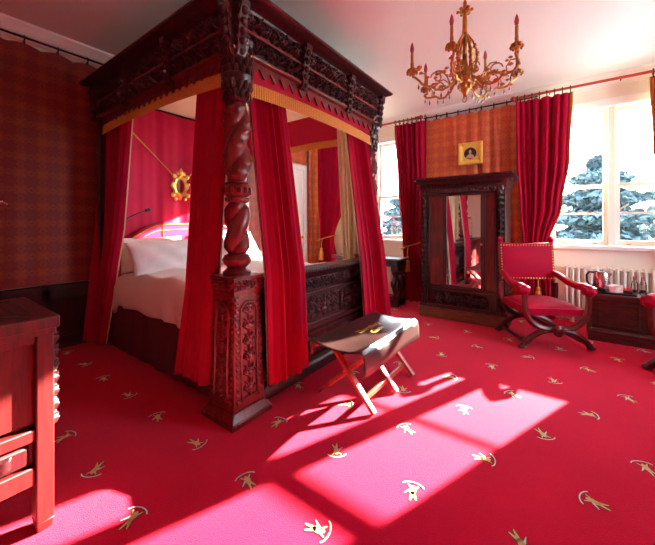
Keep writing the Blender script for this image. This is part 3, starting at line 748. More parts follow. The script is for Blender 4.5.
# normals of drape: left of the walking direction; lining goes to the bed inside
bed_curtain('dark red bed curtain at the head end of the open near side', [(CT, (-3.94, 1.385), (-3.38, 1.385), -.026), (1.2, (-3.95, 1.33), (-3.47, 1.33), -.032), (.05, (-3.99, 1.24), (-3.71, 1.26), -.036)], 5, 31, 0, .012)
bed_curtain('red bed curtain hanging just left of the near twisted post', [(CT, (-2.14, 1.38), (-1.84, 1.38), -.026), (.80, (-2.15, 1.275), (-1.87, 1.28), -.026), (.17, (-2.26, 1.25), (-1.91, 1.265), -.030)], 4, 32, 0, .012)
bed_curtain('wide red bed curtain on the bed foot, just right of the near post', [(CT, (-1.78, 1.46), (-1.78, 1.82), -.028), (.90, (-1.605, 1.49), (-1.605, 1.89), -.030), (.16, (-1.595, 1.51), (-1.595, 1.92), -.034)], 5.6, 33, 0, .012)
bed_curtain('red bed curtain on the bed foot in front of the far post', [(CT, (-1.78, 2.70), (-1.78, 3.08), -.028), (.90, (-1.59, 2.72), (-1.57, 3.17), -.030), (.06, (-1.54, 2.76), (-1.51, 3.22), -.036)], 6.5, 34, 0, .012)
bed_curtain('bed curtain with cream lining showing, far side by the far post', [(CT, (-1.84, 3.12), (-2.14, 3.12), -.020), (1.2, (-1.84, 3.16), (-2.10, 3.16), -.024), (.1, (-1.86, 3.22), (-2.07, 3.22), -.03)], 4, 35, 1, .016)

# small gilt mirror hung in the bed head
wm = thing('wall_mirror', (-3.82, 2.16, 1.50), 'small ornate gilt mirror hung on a gold chain at the bed head', 'mirror')
mx = -3.865; b = MB(); cy, cz = 2.16, 1.715
out = []
for i in range(48):
    a = 2*PI*i/48; r = 1+.10*cos(8*a)+.05*cos(4*a); out.append((.105*r*cos(a), .150*r*sin(a)))
inn = [(.058*cos(2*PI*i/48), .088*sin(2*PI*i/48)) for i in range(48)]
vs = [(mx+.01, cy+y, cz+z) for y, z in out]+[(mx+.04, cy+y*.85, cz+z*.85) for y, z in out]+[(mx+.028, cy+y, cz+z) for y, z in inn]+[(mx+.012, cy+y, cz+z) for y, z in inn]
b.add(vs, [(k*48+i, k*48+(i+1) % 48, (k+1)*48+(i+1) % 48, (k+1)*48+i) for k in range(3) for i in range(48)])
for sx in (-1, 1):
    for (yy, zz, r) in ((.085, .12, .030), (.095, -.11, .028), (.10, .03, .02), (.04, .155, .026), (.06, -.155, .022)): b.ball((mx+.03, cy+sx*yy, cz+zz), r, 8, 6, (.7, 1, 1))
b.ball((mx+.035, cy, cz+.165), .036, 8, 6, (.7, .9, 1.2)); b.ball((mx+.03, cy, cz+.205), .016, 8, 6)
fr = b.build('frame', M['gold'], wm)
MB().prism([(y, z) for y, z in inn], (mx+.012, cy, cz), (0,1,0), (0,0,1), (1,0,0), .004).build('glass', M['mirror'], wm, smooth=False)
for s, ye, ze in ((-1, 1.53, 2.33), (1, 2.79, 2.33)):
    p0 = Vector((mx+.03, cy+s*.09, cz+.12)); p1 = Vector((mx+.02, ye, ze)); n = int((p1-p0).length/.016)
    b = MB(); b.tube([p0, p1], .003, 4)
    for i in range(n): b.ball(p0.lerp(p1, (i+.5)/n), .0085, 5, 4)
    b.build('chain', M['gold'], wm)
# bendy black reading lamp on the headboard
rl = thing('reading_lamp', (-3.80, 1.46, 1.02), 'thin black swan neck reading lamp reaching over the headboard', 'lamp')
MB().tube([(-3.75, 1.40, 1.15), (-3.72, 1.43, 1.24), (-3.71, 1.50, 1.31), (-3.70, 1.60, 1.365), (-3.69, 1.68, 1.40)], .007, 6).build('arm', M['black'], rl)
MB().lathe([(.008, 0), (.018, .01), (.018, .055), (.012, .06)], 12, (-3.69, 1.67, 1.395), (.05, .9, .25)).build('lamp_head', M['black'], rl)
MB().box(-3.772, -3.74, 1.38, 1.43, 1.0, 1.18).build('mounting_plate', M['black'], rl, bevel=.004)

# ================================================================== LUGGAGE RACK
lr = thing('luggage_rack', (-1.22, 2.22, 0), 'folding wooden luggage rack with brown leather seat at the bed foot', 'luggage rack')
FA, FBx = -1.005, -1.475; ya, yb_ = 1.89, 2.56; TZr = .435
for y in (ya, 2.24, yb_):
    MB().bar((FA, y, 0.008), (-1.385, y, TZr), .024, .042, (0,1,0)).build('leg', M['rack'], lr, bevel=.004)
for y in (ya+.03, yb_-.03):
    MB().bar((FBx, y, 0.008), (-.985, y, TZr), .024, .042, (0,1,0)).build('leg', M['rack'], lr, bevel=.004)
for (x, z, y0, y1) in ((-1.085, .075, ya, yb_), (-1.40, .075, ya+.03, yb_-.03)):
    MB().bar((x, y0, z), (x, y1, z), .02, .035).build('stretcher', M['rack'], lr, bevel=.003)
for x in (-1.38, -1.002):
    MB().bar((x, 1.74, .424), (x, 2.59, .424), .026, .032).build('top_rail', M['rack'], lr, bevel=.004)
for y in (ya-.02, yb_+.02):
    pass
MB().tube([(-1.235, ya-.02, .23), (-1.235, yb_+.02, .23)], .007, 8).build('pivot_rod', M['brass'], lr)
P = []
cross = [(-1.475, .36), (-1.490, .40), (-1.487, .437), (-1.468, .456), (-1.43, .452), (-1.36, .438), (-1.25, .430), (-1.14, .438), (-1.07, .452), (-1.032, .456), (-1.010, .440), (-1.003, .40), (-1.0, .35), (-.998, .315)]
for i in range(31):
    t = i/30; y = lerp(1.71, 2.62, t)
    P.append([((x+1.49)*.86-1.405+.004*sin(7*t+k), y+(.012*sin(k*1.3) if i in (0, 30) else 0), z+.004*sin(9*t+k*.7)-(.006*sin(PI*t) if 4 < k < 8 else 0)) for k, (x, z) in enumerate(cross)])
st = sheet(P).build('leather_seat', M['leather'], lr); s_ = st.modifiers.new('s', 'SOLIDIFY'); s_.thickness = .006; s_.offset = 1
def text_mesh(txt, size, parent, mat, Mx, name='gold_lettering', shear=.25, ext=.0006):
    cu = bpy.data.curves.new('txt', 'FONT'); cu.body = txt; cu.size = size; cu.extrude = ext; cu.shear = shear; cu.align_x = 'CENTER'
    to = bpy.data.objects.new('txt', cu); COL.objects.link(to); dg = bpy.context.evaluated_depsgraph_get(); me = bpy.data.meshes.new_from_object(to.evaluated_get(dg)); bpy.data.objects.remove(to)
    R = parent
    while R.parent is not None: R = R.parent
    me.transform(R.matrix_basis.inverted() @ Mx); me.materials.clear(); me.materials.append(mat); me.name = name
    o = bpy.data.objects.new(name, me); COL.objects.link(o); o.parent = parent; return o
for k, (tx, sz) in enumerate((('Thornbury', .075), ('Castle', .068))):
    text_mesh(tx, sz, st, M['gold_thread'], Matrix.Translation((-1.20+.075*k, 2.20, .452)) @ Matrix.Rotation(PI/2, 4, 'Z'))

# ================================================================== WARDROBE
WX0, WX1, WY = -1.59, -.575, 4.37; WYB = 4.90
wd = thing('wardrobe', ((WX0+WX1)/2, (WY+WYB)/2, 0), 'dark carved oak wardrobe with a tall mirror door between the windows', 'wardrobe')
MB().box(WX0-.03, WX1+.03, WY-.035, WYB, 0, .135).build('plinth', M['plinth'], wd, bevel=.006)
b = MB(); b.box(WX0, WX1, WY, WYB, .135, 1.70); body = b.build('body', OAK, wd, bevel=.004)
NY = (0,-1,0); UX = (1,0,0)
b = MB(); b.profile_path([(0, .135), (.03, .14), (.03, .165), (.012, .18), (0, .18)], [(WX0, WYB), (WX0, WY), (WX1, WY), (WX1, WYB)])
b.profile_path([(0, .385), (.02, .39), (.02, .41), (0, .42)], [(WX0, WYB), (WX0, WY), (WX1, WY), (WX1, WYB)]); b.build('base_moulding', OAK, wd)
b = MB(); b.box(WX0+.10, WX1-.10, WY-.016, WY, .195, .375); dr = b.build('drawer', OAK, wd, bevel=.004)
MB().relief((WX0+.16, WY-.016, .21), UX, V, NY, .68, .15, scroll_frieze(.68, .15, 3), .028, .006).build('drawer_carving', OAK, dr)
for x in (WX0, WX1-.085):
    p = MB(); p.box(x, x+.085, WY-.03, WY, .18, 1.66)
    p.relief((x+.004, WY-.03, .19), UX, V, NY, .077, 1.46, candelabra(.077, 1.46), .026, .006); p.build('carved_pilaster', OAK, wd)
# side panels and mirror door
for x0, x1 in ((WX0+.10, -1.28), (-.83+.02, WX1-.10)):
    p = MB(); p.box(x0, x1, WY-.012, WY, .43, 1.64); q = p.build('side_panel', M['mahogany'], wd, bevel=.004)
    f_ = MB()
    for a, c, z0, z1 in ((x0, x0+.022, .43, 1.64), (x1-.022, x1, .43, 1.64), (x0, x1, .43, .452), (x0, x1, 1.618, 1.64)): f_.box(a, c, WY-.028, WY-.010, z0, z1)
    f_.build('panel_moulding', OAK, q, bevel=.004)
mx0, mx1 = -1.275, -.815
f_ = MB()
for a, c, z0, z1 in ((mx0, mx0+.025, .43, 1.64), (mx1-.025, mx1, .43, 1.64), (mx0, mx1, .43, .455), (mx0, mx1, 1.612, 1.64)): f_.box(a, c, WY-.036, WY-.006, z0, z1)
dd = f_.build('mirror_door', OAK, wd, bevel=.004)
MB().box(mx0+.02, mx1-.02, WY-.02, WY-.014, .45, 1.615).build('mirror_glass', M['mirror'], dd, smooth=False)
MB().lathe([(.006, 0), (.006, .02), (.014, .026), (.012, .036)], 10, (mx1-.012, WY-.036, 1.0), (0,-1,0)).build('door_knob', M['brass'], dd)
b = MB(); pth = [(WX0, WYB), (WX0, WY), (WX1, WY), (WX1, WYB)]
b.profile_path([(-.02, 1.69), (.012, 1.69), (.02, 1.71), (.012, 1.73), (.03, 1.79), (.05, 1.80), (.065, 1.83), (.085, 1.84), (.085, 1.865), (-.02, 1.865)], pth); co = b.build('cornice', OAK, wd)
MB().box(WX0-.05, WX1+.05, WY-.05, WYB, 1.83, 1.86).build('top', OAK, wd, smooth=False)
MB().relief((WX0, WY-.012, 1.655), UX, V, NY, WX1-WX0, .06, gadroon(1.0, .06, .04)+scroll_frieze(1.0, .06), .02, .006).build('carved_frieze', OAK, co)
MB().relief((WX0, WY-.022, 1.735), UX, V, NY, WX1-WX0, .055, scroll_frieze(1.0, .055, 4), .024, .006).build('carved_frieze', OAK, co)

# small portrait in a square gilt frame
pf = thing('picture_frame', (-1.14, 5.18, 2.14), 'square gilt frame with a small round dark portrait above the wardrobe', 'picture')
px0, px1, pz0, pz1, py = -1.315, -.975, 2.14, 2.475, 5.20
path = [(px0, pz0), (px1, pz0), (px1, pz1), (px0, pz1)]
b = MB(); b.box(px0, px1, py-.02, py, pz0, pz1)
def frame_ring(b, a, c, ya_, yb2):
    # bevelled square ring from inset a to inset c
    o = [(px0+a, pz0+a), (px1-a, pz0+a), (px1-a, pz1-a), (px0+a, pz1-a)]; i = [(px0+c, pz0+c), (px1-c, pz0+c), (px1-c, pz1-c), (px0+c, pz1-c)]
    b.add([(x, ya_, z) for x, z in o]+[(x, yb2, z) for x, z in i], [(k, (k+1) % 4, 4+(k+1) % 4, 4+k) for k in range(4)])
frame_ring(b, 0, .012, py-.02, py-.045); frame_ring(b, .012, .035, py-.045, py-.04); frame_ring(b, .035, .062, py-.04, py-.024); frame_ring(b, .062, .17, py-.024, py-.022)
b.build('frame', M['gold_paint'], pf, smooth=False)
pc = ((px0+px1)/2, (pz0+pz1)/2)
b = MB(); b.lathe([(.085, 0), (.088, .004), (.085, .008)], 32, (pc[0], py-.022, pc[1]), (0,-1,0)); md = b.build('portrait', M['portrait_dark'], pf)
b = MB(); b.ball((pc[0], py-.030, pc[1]+.024), .022, 10, 8, (.85, .2, 1.2)); b.prism([(.06*cos(a), -.075+.065*sin(a)) for a in [i*PI/10 for i in range(11)]], (pc[0], py-.030, pc[1]), (1,0,0), (0,0,1), (0,-1,0), .003)
b.prism([(-.008, -.02), (.008, -.02), (.008, .01), (-.008, .01)], (pc[0], py-.030, pc[1]), (1,0,0), (0,0,1), (0,-1,0), .003); b.build('sitter', M['skin'], md, smooth=False)

# ================================================================== ARMCHAIR (savonarola shape), built at the origin facing -y
def armchair(label):
    t = thing('armchair', (0, 0, 0), label, 'armchair'); Wd = M['mahogany_chair']; ve = M['velvet']
    hw, yf, yb = .29, -.30, .24
    def bz(p0, p1, p2, n=10): return [(p0[0]*(1-s)**2+2*p1[0]*s*(1-s)+p2[0]*s*s, p0[1]*(1-s)**2+2*p1[1]*s*(1-s)+p2[1]*s*s) for s in [i/n for i in range(n+1)]]
    for y in (yf, yb):
        for s in (-1, 1):
            lo = bz((s*.325, .02), (s*.21, .20), (0, .19)); up = bz((0, .20), (s*.345, .17), (s*.298, .575))
            b = MB(); b.tube([(x, y, z) for x, z in lo], [.030-.004*abs(i-3)/7 for i in range(11)], 8); b.ball((s*.325, y, .021), .034, 8, 6, (1.3, 1, .62))
            b.build('leg', Wd, t, local=True)
            if y == yf or True:
                b = MB(); b.tube([(x, y, z) for x, z in up], [.029]*11, 8); b.build('arm_support', Wd, t, local=True)
        b = MB(); b.lathe([(.0, 0), (.05, .0), (.055, .015), (.03, .025), (.028, .035), (.0, .04)], 14, (0, y-(.03 if y == yf else -.03), .19), (0, -1 if y == yf else 1, 0)); b.build('boss', Wd, t, local=True)
    b = MB(); b.tube([(0, yf, .19), (0, yb, .19)], .02, 8)
    for s in (-1, 1): b.bar((s*.29, yf, .06), (s*.29, yb, .06), .028, .03)
    b.build('stretcher', Wd, t, local=True)
    # seat: apron and domed velvet cushion
    b = MB(); b.box(-.275, .275, -.27, .255, .335, .385); b.build('seat_rail', Wd, t, local=True, bevel=.006)
    P = []; n = 16
    for j in range(n+1):
        R = []
        for i in range(n+1):
            u = i/n*2-1; v = j/n*2-1; f = ((1-abs(u)**4)*(1-abs(v)**4))**.5; R.append((u*.27*(1+.03*f), -.01+v*.275, .385+.055*f+(.0 if f else 0)))
        P.append(R)
    b = MB(); b.grid(P); b.box(-.282, .282, -.288, .265, .325, .40); b.build('seat_cushion', ve, t, local=True, bevel=.008)
    # back posts, back panel with nails, finials
    for s in (-1, 1):
        b = MB(); b.tube([(s*.285, .25, .35), (s*.287, .265, .7), (s*.287, .30, 1.02)], [.024, .022, .022], 8)
        p = b.build('back_post', Wd, t, local=True)
        MB().lathe([(.018, 0), (.026, .01), (.02, .022), (.03, .045), (.026, .065), (.008, .082), (0, .085)], 12, (s*.287, .30, 1.02)).build('finial', M['velvet'], p, local=True)
    P = []
    for j in range(11):
        v = j/10; z = lerp(.60, 1.02, v); y = .262+.045*((z-.6)/.42)
        P.append([(lerp(-.30, .30, i/14), y-.026-.016*((1-(2*i/14-1)**2)*(1-(2*v-1)**2)), z+.012*(2*i/14-1)**2*(1 if v > .9 else 0)) for i in range(15)])
    b = MB(); b.grid(P); b.grid([[(x, y+.05+.002*k, z) for k, (x, y, z) in enumerate(r)] for r in P])
    for r0 in (P[0], P[-1]): b.grid([r0, [(x, y+.05+.002*k, z) for k, (x, y, z) in enumerate(r0)]])
    for c in (0, 14): b.grid([[P[j][c] for j in range(11)], [(P[j][c][0], P[j][c][1]+.05+.002*c, P[j][c][2]) for j in range(11)]])
    bk = b.build('backrest', ve, t, local=True)
    b = MB()
    for i in range(19):
        x = lerp(-.285, .285, i/18)
        for j, zz in ((0, .622), (10, 1.0)): b.ball((x, .262+.045*((zz-.6)/.42)-.030, zz), .0075, 6, 4)
    for j in range(1, 12):
        zz = lerp(.622, 1.0, j/12)
        for x in (-.285, .285): b.ball((x, .262+.045*((zz-.6)/.42)-.030, zz), .0075, 6, 4)
    b.build('nail_heads', M['brass'], bk, local=True)
    # padded arms with rolled ends
    for s in (-1, 1):
        pts = [(s*.287, .262, .685), (s*.29, .16, .668), (s*.30, .02, .622), (s*.305, -.12, .605), (s*.308, -.23, .612), (s*.308, -.30, .602), (s*.308, -.325, .575), (s*.308, -.31, .548)]
        b = MB(); b.tube(pts, [.028, .034, .036, .036, .040, .044, .040, .030], 10)
        b.lathe([(.0, -.055), (.04, -.052), (.046, -.03), (.046, .03), (.04, .052), (0, .055)], 14, (s*.308, -.295, .585), (1, 0, 0)); b.build('arm', ve, t, local=True)
    return t
M['mahogany_chair'] = wood('chair_wood', (.05, .004, .005), (.17, .012, .012), .3)
ch = armchair('red velvet armchair with curved crossed legs standing beside the carved wardrobe')
ch.matrix_basis = Matrix.Translation((-.225, 4.215, 0)) @ Matrix.Rotation(math.radians(31), 4, 'Z')
ch2 = copy_tree(ch); ch2['label'] = 'red velvet armchair cut off by the right picture edge beside the trunk'
ch2.matrix_basis = Matrix.Translation((1.005, 3.97, 0)) @ Matrix.Rotation(math.radians(-31), 4, 'Z')

# ================================================================== TRUNK AND TEA THINGS
TX0, TX1, TY0, TY1 = .235, 1.06, 4.53, 4.93
tr = thing('trunk', ((TX0+TX1)/2, (TY0+TY1)/2, 0), 'dark oak blanket chest with the tea tray on it, below the window', 'chest')
b = MB(); b.box(TX0, TX1, TY0, TY1, .11, .455); b.build('chest_body', M['trunk'], tr, bevel=.005)
b = MB(); b.box(TX0-.035, TX1+.035, TY0-.035, TY1+.01, 0.0, .11)
b.profile_path([(0, .10), (.03, .105), (.02, .125), (0, .135)], [(TX0, TY1), (TX0, TY0), (TX1, TY0), (TX1, TY1)]); b.build('plinth', M['trunk'], tr, bevel=.006)
b = MB(); b.box(TX0-.02, TX1+.02, TY0-.022, TY1+.01, .458, .50); b.build('lid', M['trunk'], tr, bevel=.008)
b = MB()
for x0 in (TX0+.05, TX0+.44):
    for a, c, z0, z1 in ((x0, x0+.33, .16, .175), (x0, x0+.33, .40, .415), (x0, x0+.015, .16, .415), (x0+.315, x0+.33, .16, .415)): b.box(a, c, TY0-.008, TY0, z0, z1)
b.build('front_moulding', M['trunk'], tr, bevel=.003)
LT = .50
b = MB(); b.box(.25, .585, 4.56, 4.80, LT, LT+.008)
b.profile_path([(0, LT), (.008, LT+.002), (.014, LT+.018), (.008, LT+.018), (0, LT+.008)], [(.25, 4.56), (.585, 4.56), (.585, 4.80), (.25, 4.80)], closed=True)
tag(b.build('tray', M['black']), 'shallow black tea tray on the oak chest', 'tray')
kt = thing('kettle', (.325, 4.71, LT+.008), 'steel electric kettle with black handle on the tray', 'kettle')
kz = LT+.008
MB().lathe([(.078, 0), (.082, .008), (.08, .03), (.074, .034)], 24, (.325, 4.71, kz)).build('base', M['black'], kt)
MB().lathe([(.074, .034), (.078, .045), (.076, .10), (.068, .17), (.062, .205), (.058, .21)], 28, (.325, 4.71, kz)).build('jug', M['steel'], kt)
MB().lathe([(.06, .208), (.055, .218), (.02, .224), (.014, .235), (.0, .237)], 20, (.325, 4.71, kz)).build('lid', M['black'], kt)
MB().tube([(.325-.060, 4.70, kz+.20), (.325-.105, 4.69, kz+.205), (.325-.128, 4.685, kz+.17), (.325-.125, 4.685, kz+.10), (.325-.10, 4.69, kz+.055), (.325-.070, 4.70, kz+.05)], .012, 8).build('handle', M['black'], kt)
MB().prism([(.05, .205), (.095, .205), (.066, .15)], (.325, 4.695, kz), (1,0,0), (0,0,1), (0,1,0), .03).build('spout', M['steel'], kt, bevel=.004)
for k, (x, y, lab) in enumerate(((.425, 4.63, 'white china cup and saucer at the front of the tray'), (.455, 4.72, 'white china cup and saucer behind the front cup on the tray'))):
    c = thing('teacup', (x, y, kz), lab, 'cup', 'tea cups on the tray')
    MB().lathe([(.0, 0), (.03, .0), (.06, .012), (.072, .018), (.072, .022), (.03, .008), (0, .008)], 24, (x, y, kz+.001), close=False).build('saucer', M['china'], c)
    MB().lathe([(.0, .009), (.028, .009), (.044, .034), (.052, .074), (.049, .074), (.040, .034), (.0, .014)], 24, (x, y, kz), close=False).build('cup', M['china'], c)
    MB().tube([(x+.04, y-.005, kz+.055), (x+.062, y-.01, kz+.05), (x+.06, y-.01, kz+.03), (x+.036, y-.005, kz+.026)], .005, 6).build('handle', M['china'], c)
b = MB(); b.box(.50, .572, 4.64, 4.70, kz, kz+.035); sb = tag(b.build('sachet_box', M['packet_dark'], bevel=.003), 'small dark box of red sachets beside the cups on the tray', 'box')
for i in range(5):
    b = MB(); x = .505+i*.0135; b.box(x, x+.008, 4.647, 4.693, kz+.012, kz+.058+.004*(i % 2)); b.build('sachet', M['packet_red'], sb, bevel=.002)
for k, (x, lab) in enumerate(((.60, 'clear glass water bottle nearer the tray on the chest'), (.665, 'clear glass water bottle farther right on the chest'))):
    bt = thing('water_bottle', (x, 4.74, LT), lab, 'bottle', 'glass water bottles on the chest')
    MB().lathe([(.026, 0), (.029, .006), (.029, .10), (.024, .125), (.014, .145), (.013, .17)], 18, (x, 4.74, LT)).build('glass_body', M['bottle'], bt)
    MB().lathe([(.015, .168), (.015, .19), (.012, .193)], 14, (x, 4.74, LT)).build('cap', M['steel'], bt)
    MB().lathe([(.0298, .018), (.0298, .045)], 18, (x, 4.74, LT), close=False).build('label', M['packet_dark'], bt)
b = MB(); b.box(.64, .78, 4.57, 4.66, LT, LT+.006); tag(b.build('card_folder', M['packet_dark'], bevel=.002), 'flat dark card folder lying on the chest by the bottles', 'folder')

# ================================================================== RADIATORS
def radiator(label, x0, n, y, z0, z1):
    w = .062; t = thing('radiator', (x0+n*w/2, y, 0), label, 'radiator', 'cream column radiators')
    proto = None
    for i in range(n):
        x = x0+(i+.5)*w; b = MB()
        for dy in (-.04, .04): b.tube([(x, y+dy, z0+.02), (x, y+dy, z1-.02)], [.017, .017], 8)
        for zz in (z0+.02, z1-.02): b.tube([(x, y-.05, zz), (x, y+.05, zz)], .022, 8)
        b.build('column', M['cream'], t)
    b = MB(); b.tube([(x0-.02, y, z1-.03), (x0+n*w+.02, y, z1-.03)], .018, 8); b.tube([(x0-.02, y, z0+.03), (x0+n*w+.02, y, z0+.03)], .018, 8); b.build('pipe', M['cream'], t)
    for i in (1, n-2):
        x = x0+(i+.5)*w; b = MB(); b.tube([(x, y-.04, z0+.02), (x, y-.045, .002)], [.018, .024], 8); b.tube([(x, y+.04, z0+.02), (x, y+.045, .002)], [.018, .024], 8); b.build('foot', M['cream'], t)
    b = MB(); b.lathe([(.02, 0), (.024, .01), (.024, .05), (.014, .06)], 12, (x0-.03, y, z0+.05)); b.tube([(x0-.03, y, z0+.05), (x0-.03, y, .002)], .011, 8); b.build('valve', M['white_paint'], t)
radiator('cream column radiator under the right hand window behind the trunk', -.02, 17, 5.24, .10, .715)
radiator('cream column radiator under the bedside window behind the carved table', -3.25, 16, 5.24, .10, .66)

# ================================================================== CARVED SIDE TABLE AND STOOL UNDER THE LEFT WINDOW
st_ = thing('side_table', (-2.57, 4.68, 0), 'dark carved oak table with fat bulbous legs under the bedside window', 'table')
MB().box(-3.20, -1.97, 4.49, 4.86, .69, .725).build('tabletop', OAK, st_, bevel=.006)
b = MB(); b.box(-3.12, -2.02, 4.53, 4.83, .60, .69); b.relief((-3.12, 4.53, .605), UX, V, NY, 1.10, .08, gadroon(1.10, .08, .04), .016, .007); b.relief((-2.02, 4.53, .605), (0,1,0), V, (1,0,0), .30, .08, gadroon(.30, .08, .04), .016, .007); b.build('apron', OAK, st_)
for x in (-3.06, -2.075):
    for y in (4.585, 4.775):
        b = MB(); b.lathe([(.05, .11), (.05, .16), (.035, .17), (.04, .20), (.058, .26), (.066, .33), (.058, .40), (.04, .44), (.035, .46), (.06, .48), (.062, .52), (.05, .53)], 18, (x, y, 0))
        for k in range(9): a = 2*PI*k/9; b.ball((x+.060*cos(a), y+.060*sin(a), .33), .019, 6, 6, (1, 1, 2.6))
        b.box(x-.055, x+.055, y-.055, y+.055, 0, .11); b.box(x-.055, x+.055, y-.055, y+.055, .53, .60); b.build('leg', OAK, st_)
b = MB()
for y in (4.585, 4.775): b.box(-3.0, -2.1, y-.02, y+.02, .04, .09)
for x in (-3.06, -2.075): b.box(x-.02, x+.02, 4.62, 4.74, .04, .09)
b.build('stretcher', OAK, st_, bevel=.004)
so = thing('stool', (-2.66, 4.28, 0), 'dark turned leg stool drawn up in front of the carved table', 'stool')
MB().box(-2.90, -2.42, 4.06, 4.40, .60, .64).build('seat', OAK, so, bevel=.006)
b = MB(); b.box(-2.87, -2.45, 4.09, 4.37, .53, .60); b.build('apron', OAK, so, bevel=.003)
for x in (-2.85, -2.47):
    for y in (4.11, 4.35):
        b = MB(); b.lathe([(.025, 0), (.03, .03), (.022, .06), (.028, .09)]+[(.022+.010*abs(sin(i*1.2)), .10+i*.02) for i in range(20)]+[(.03, .51), (.03, .56)], 12, (x, y, 0)); b.build('leg', OAK, so)

# ================================================================== CABINET IN THE LEFT FOREGROUND
CX, CY = -1.675, .445      # outer corner nearest the bed
MH = M['mahogany']
cb = thing('cabinet', (-1.95, -.35, 0), 'worn red mahogany cabinet on legs in the left foreground', 'cabinet')
yA = -1.15; xB = -2.25
b = MB(); b.box(xB, CX-.005, yA, CY-.018, .828, .875); b.box(xB+.02, CX-.02, yA+.02, CY-.026, .800, .828)
tp = b.build('cabinet_top', MH, cb, bevel=.006)
b = MB()
for k in range(3): e = .075+k*.04; b.box(xB+e, CX-e, CY-e-.018, CY-e, .875, .879); b.box(CX-e-.018, CX-e, yA+e, CY-e, .875, .879); b.box(xB+e, xB+e+.018, yA+e, CY-e, .875, .879)
b.build('top_moulding', OAK, tp, bevel=.002)
fxp = CX-.035
for (x, y) in ((fxp, CY-.03), (fxp, yA+.09), (xB+.09, CY-.03), (xB+.09, yA+.09)):
    b = MB(); b.frustum(x-.035, y-.029, 0, .04, .030, .024, .036, .030); b.box(x-.07, x, y-.058, y, .04, .805); b.build('leg', MH, cb, bevel=.005)
# face panels between the legs on the side toward the camera
y0, y1 = yA+.09, CY-.088
MB().box(fxp-.05, fxp-.028, y0, y1, .44, .805).build('panel', MH, cb, bevel=.004)
b = MB(); b.box(fxp-.05, fxp-.008, y0, y1, .765, .805); b.box(fxp-.05, fxp-.006, y0, y1, .375, .425); b.box(fxp-.05, fxp-.006, y0, y1, .20, .275)
b.box(fxp-.05, fxp-.03, y0, y1, .27, .38); b.build('rail', MH, cb, bevel=.006)
b = MB(); b.box(fxp-.05, fxp-.012, y0+.02, y1-.016, .285, .365)
dw = b.build('drawer', OAK, cb, bevel=.012)
MB().relief((fxp-.013, y0+.07, .30), (0,1,0), V, (1,0,0), y1-y0-.14, .05, gadroon(y1-y0-.14, .05, .045)+rosettes(y1-y0-.14, .05), .014, .005).build('drawer_carving', OAK, dw)
b = MB(); b.box(xB+.06, fxp-.05, yA+.09, CY-.10, .25, .80); b.build('carcass', M['oak_red'], cb, smooth=False)
b = MB(); b.box(fxp-.16, fxp-.072, CY-.06, CY-.032, .20, .80)
b.relief((fxp-.002, CY-.031, .40), (-1,0,0), V, (0,1,0), .066, .40, candelabra(.066, .40), .028, .005)
b.relief((fxp-.075, CY-.033, .25), (-1,0,0), V, (0,1,0), .40, .55, arabesque(.40, .55), .022, .009); b.build('side_carving', OAK, cb)
# swing mirror standing on the cabinet, only its edge inside the frame
sw = thing('dressing_mirror', (-1.98, .12, .879), 'dressing mirror on the cabinet top, only its edge showing at the left', 'mirror')
MB().box(-2.06, -1.86, -.32, .275, .879, .905).build('base', OAK, sw, bevel=.005)
for y in (-.30, .262): MB().tube([(-1.96, y, .90), (-1.96, y, 1.12), (-1.955, y+.006*(1 if y > 0 else -1), 1.30)], [.014, .012, .009], 8).build('upright', M['steel'], sw)
MB().tube([(-1.955, .262, 1.30), (-1.95, .275, 1.335), (-1.945, .297, 1.345), (-1.945, .312, 1.335)], .006, 6).build('scroll', M['steel'], sw)
fr = MB(); fr.box(-1.972, -1.95, -.27, .235, .93, 1.42); f2 = fr.build('mirror_frame', OAK, sw, bevel=.006)
MB().box(-1.949, -1.946, -.24, .205, .96, 1.39).build('mirror_glass', M['mirror'], f2, smooth=False)

# ================================================================== CHANDELIER
cx, cy, cz = -.573, 2.43, 0
cl = thing('chandelier', (cx, cy, 2.10), 'gilded six arm chandelier with candle bulbs hanging from the ceiling', 'chandelier')
OR = M['ormolu']
for i in range(6):
    zc = 2.855+i*.037; q = i % 2
    MB().tube([(cx+(.013*cos(a) if q else 0), cy+(0 if q else .013*cos(a)), zc+.026*sin(a)) for a in [k*PI/5 for k in range(10)]], .004, 5, close=True).build('chain_link', OR, cl)
MB().lathe([(.01, 3.07), (.05, 3.085), (.055, 3.109)], 16, (cx, cy, 0)).build('ceiling_rose', OR, cl)
b = MB(); b.lathe([(.006, 2.84), (.014, 2.82), (.010, 2.78), (.035, 2.765), (.038, 2.755), (.012, 2.745), (.016, 2.70), (.018, 2.62), (.022, 2.60), (.014, 2.585), (.016, 2.40), (.03, 2.34), (.05, 2.31), (.055, 2.285), (.035, 2.25), (.04, 2.22), (.022, 2.18), (.012, 2.165), (.016, 2.155)], 14, (cx, cy, 0))
for k in range(6):
    a = k*PI/3+.2; b.ball((cx+.045*cos(a), cy+.045*sin(a), 2.762), .014, 6, 5, (1, 1, .8))
    pts = [(cx+r*cos(a), cy+r*sin(a), z) for r, z in ((.018, 2.59), (.05, 2.54), (.075, 2.47), (.078, 2.42), (.068, 2.36), (.05, 2.31))]; b.tube(pts, .007, 6)
    for r, z in ((.065, 2.50), (.082, 2.44), (.078, 2.40), (.06, 2.27)): b.ball((cx+r*cos(a), cy+r*sin(a), z), .014, 6, 5, (1, 1, 1.5))
    a2 = a+PI/6; b.ball((cx+.05*cos(a2), cy+.05*sin(a2), 2.46), .016, 6, 5, (1, 1, 1.6)); b.ball((cx+.035*cos(a2), cy+.035*sin(a2), 2.225), .014, 6, 5, (1, 1, 1.7))
b.tube([(cx+.020*cos(a)*.81, cy-.020*cos(a)*.59, 2.135+.02*sin(a)) for a in [k*PI/6 for k in range(12)]], .005, 6, close=True); b.build('body', OR, cl)
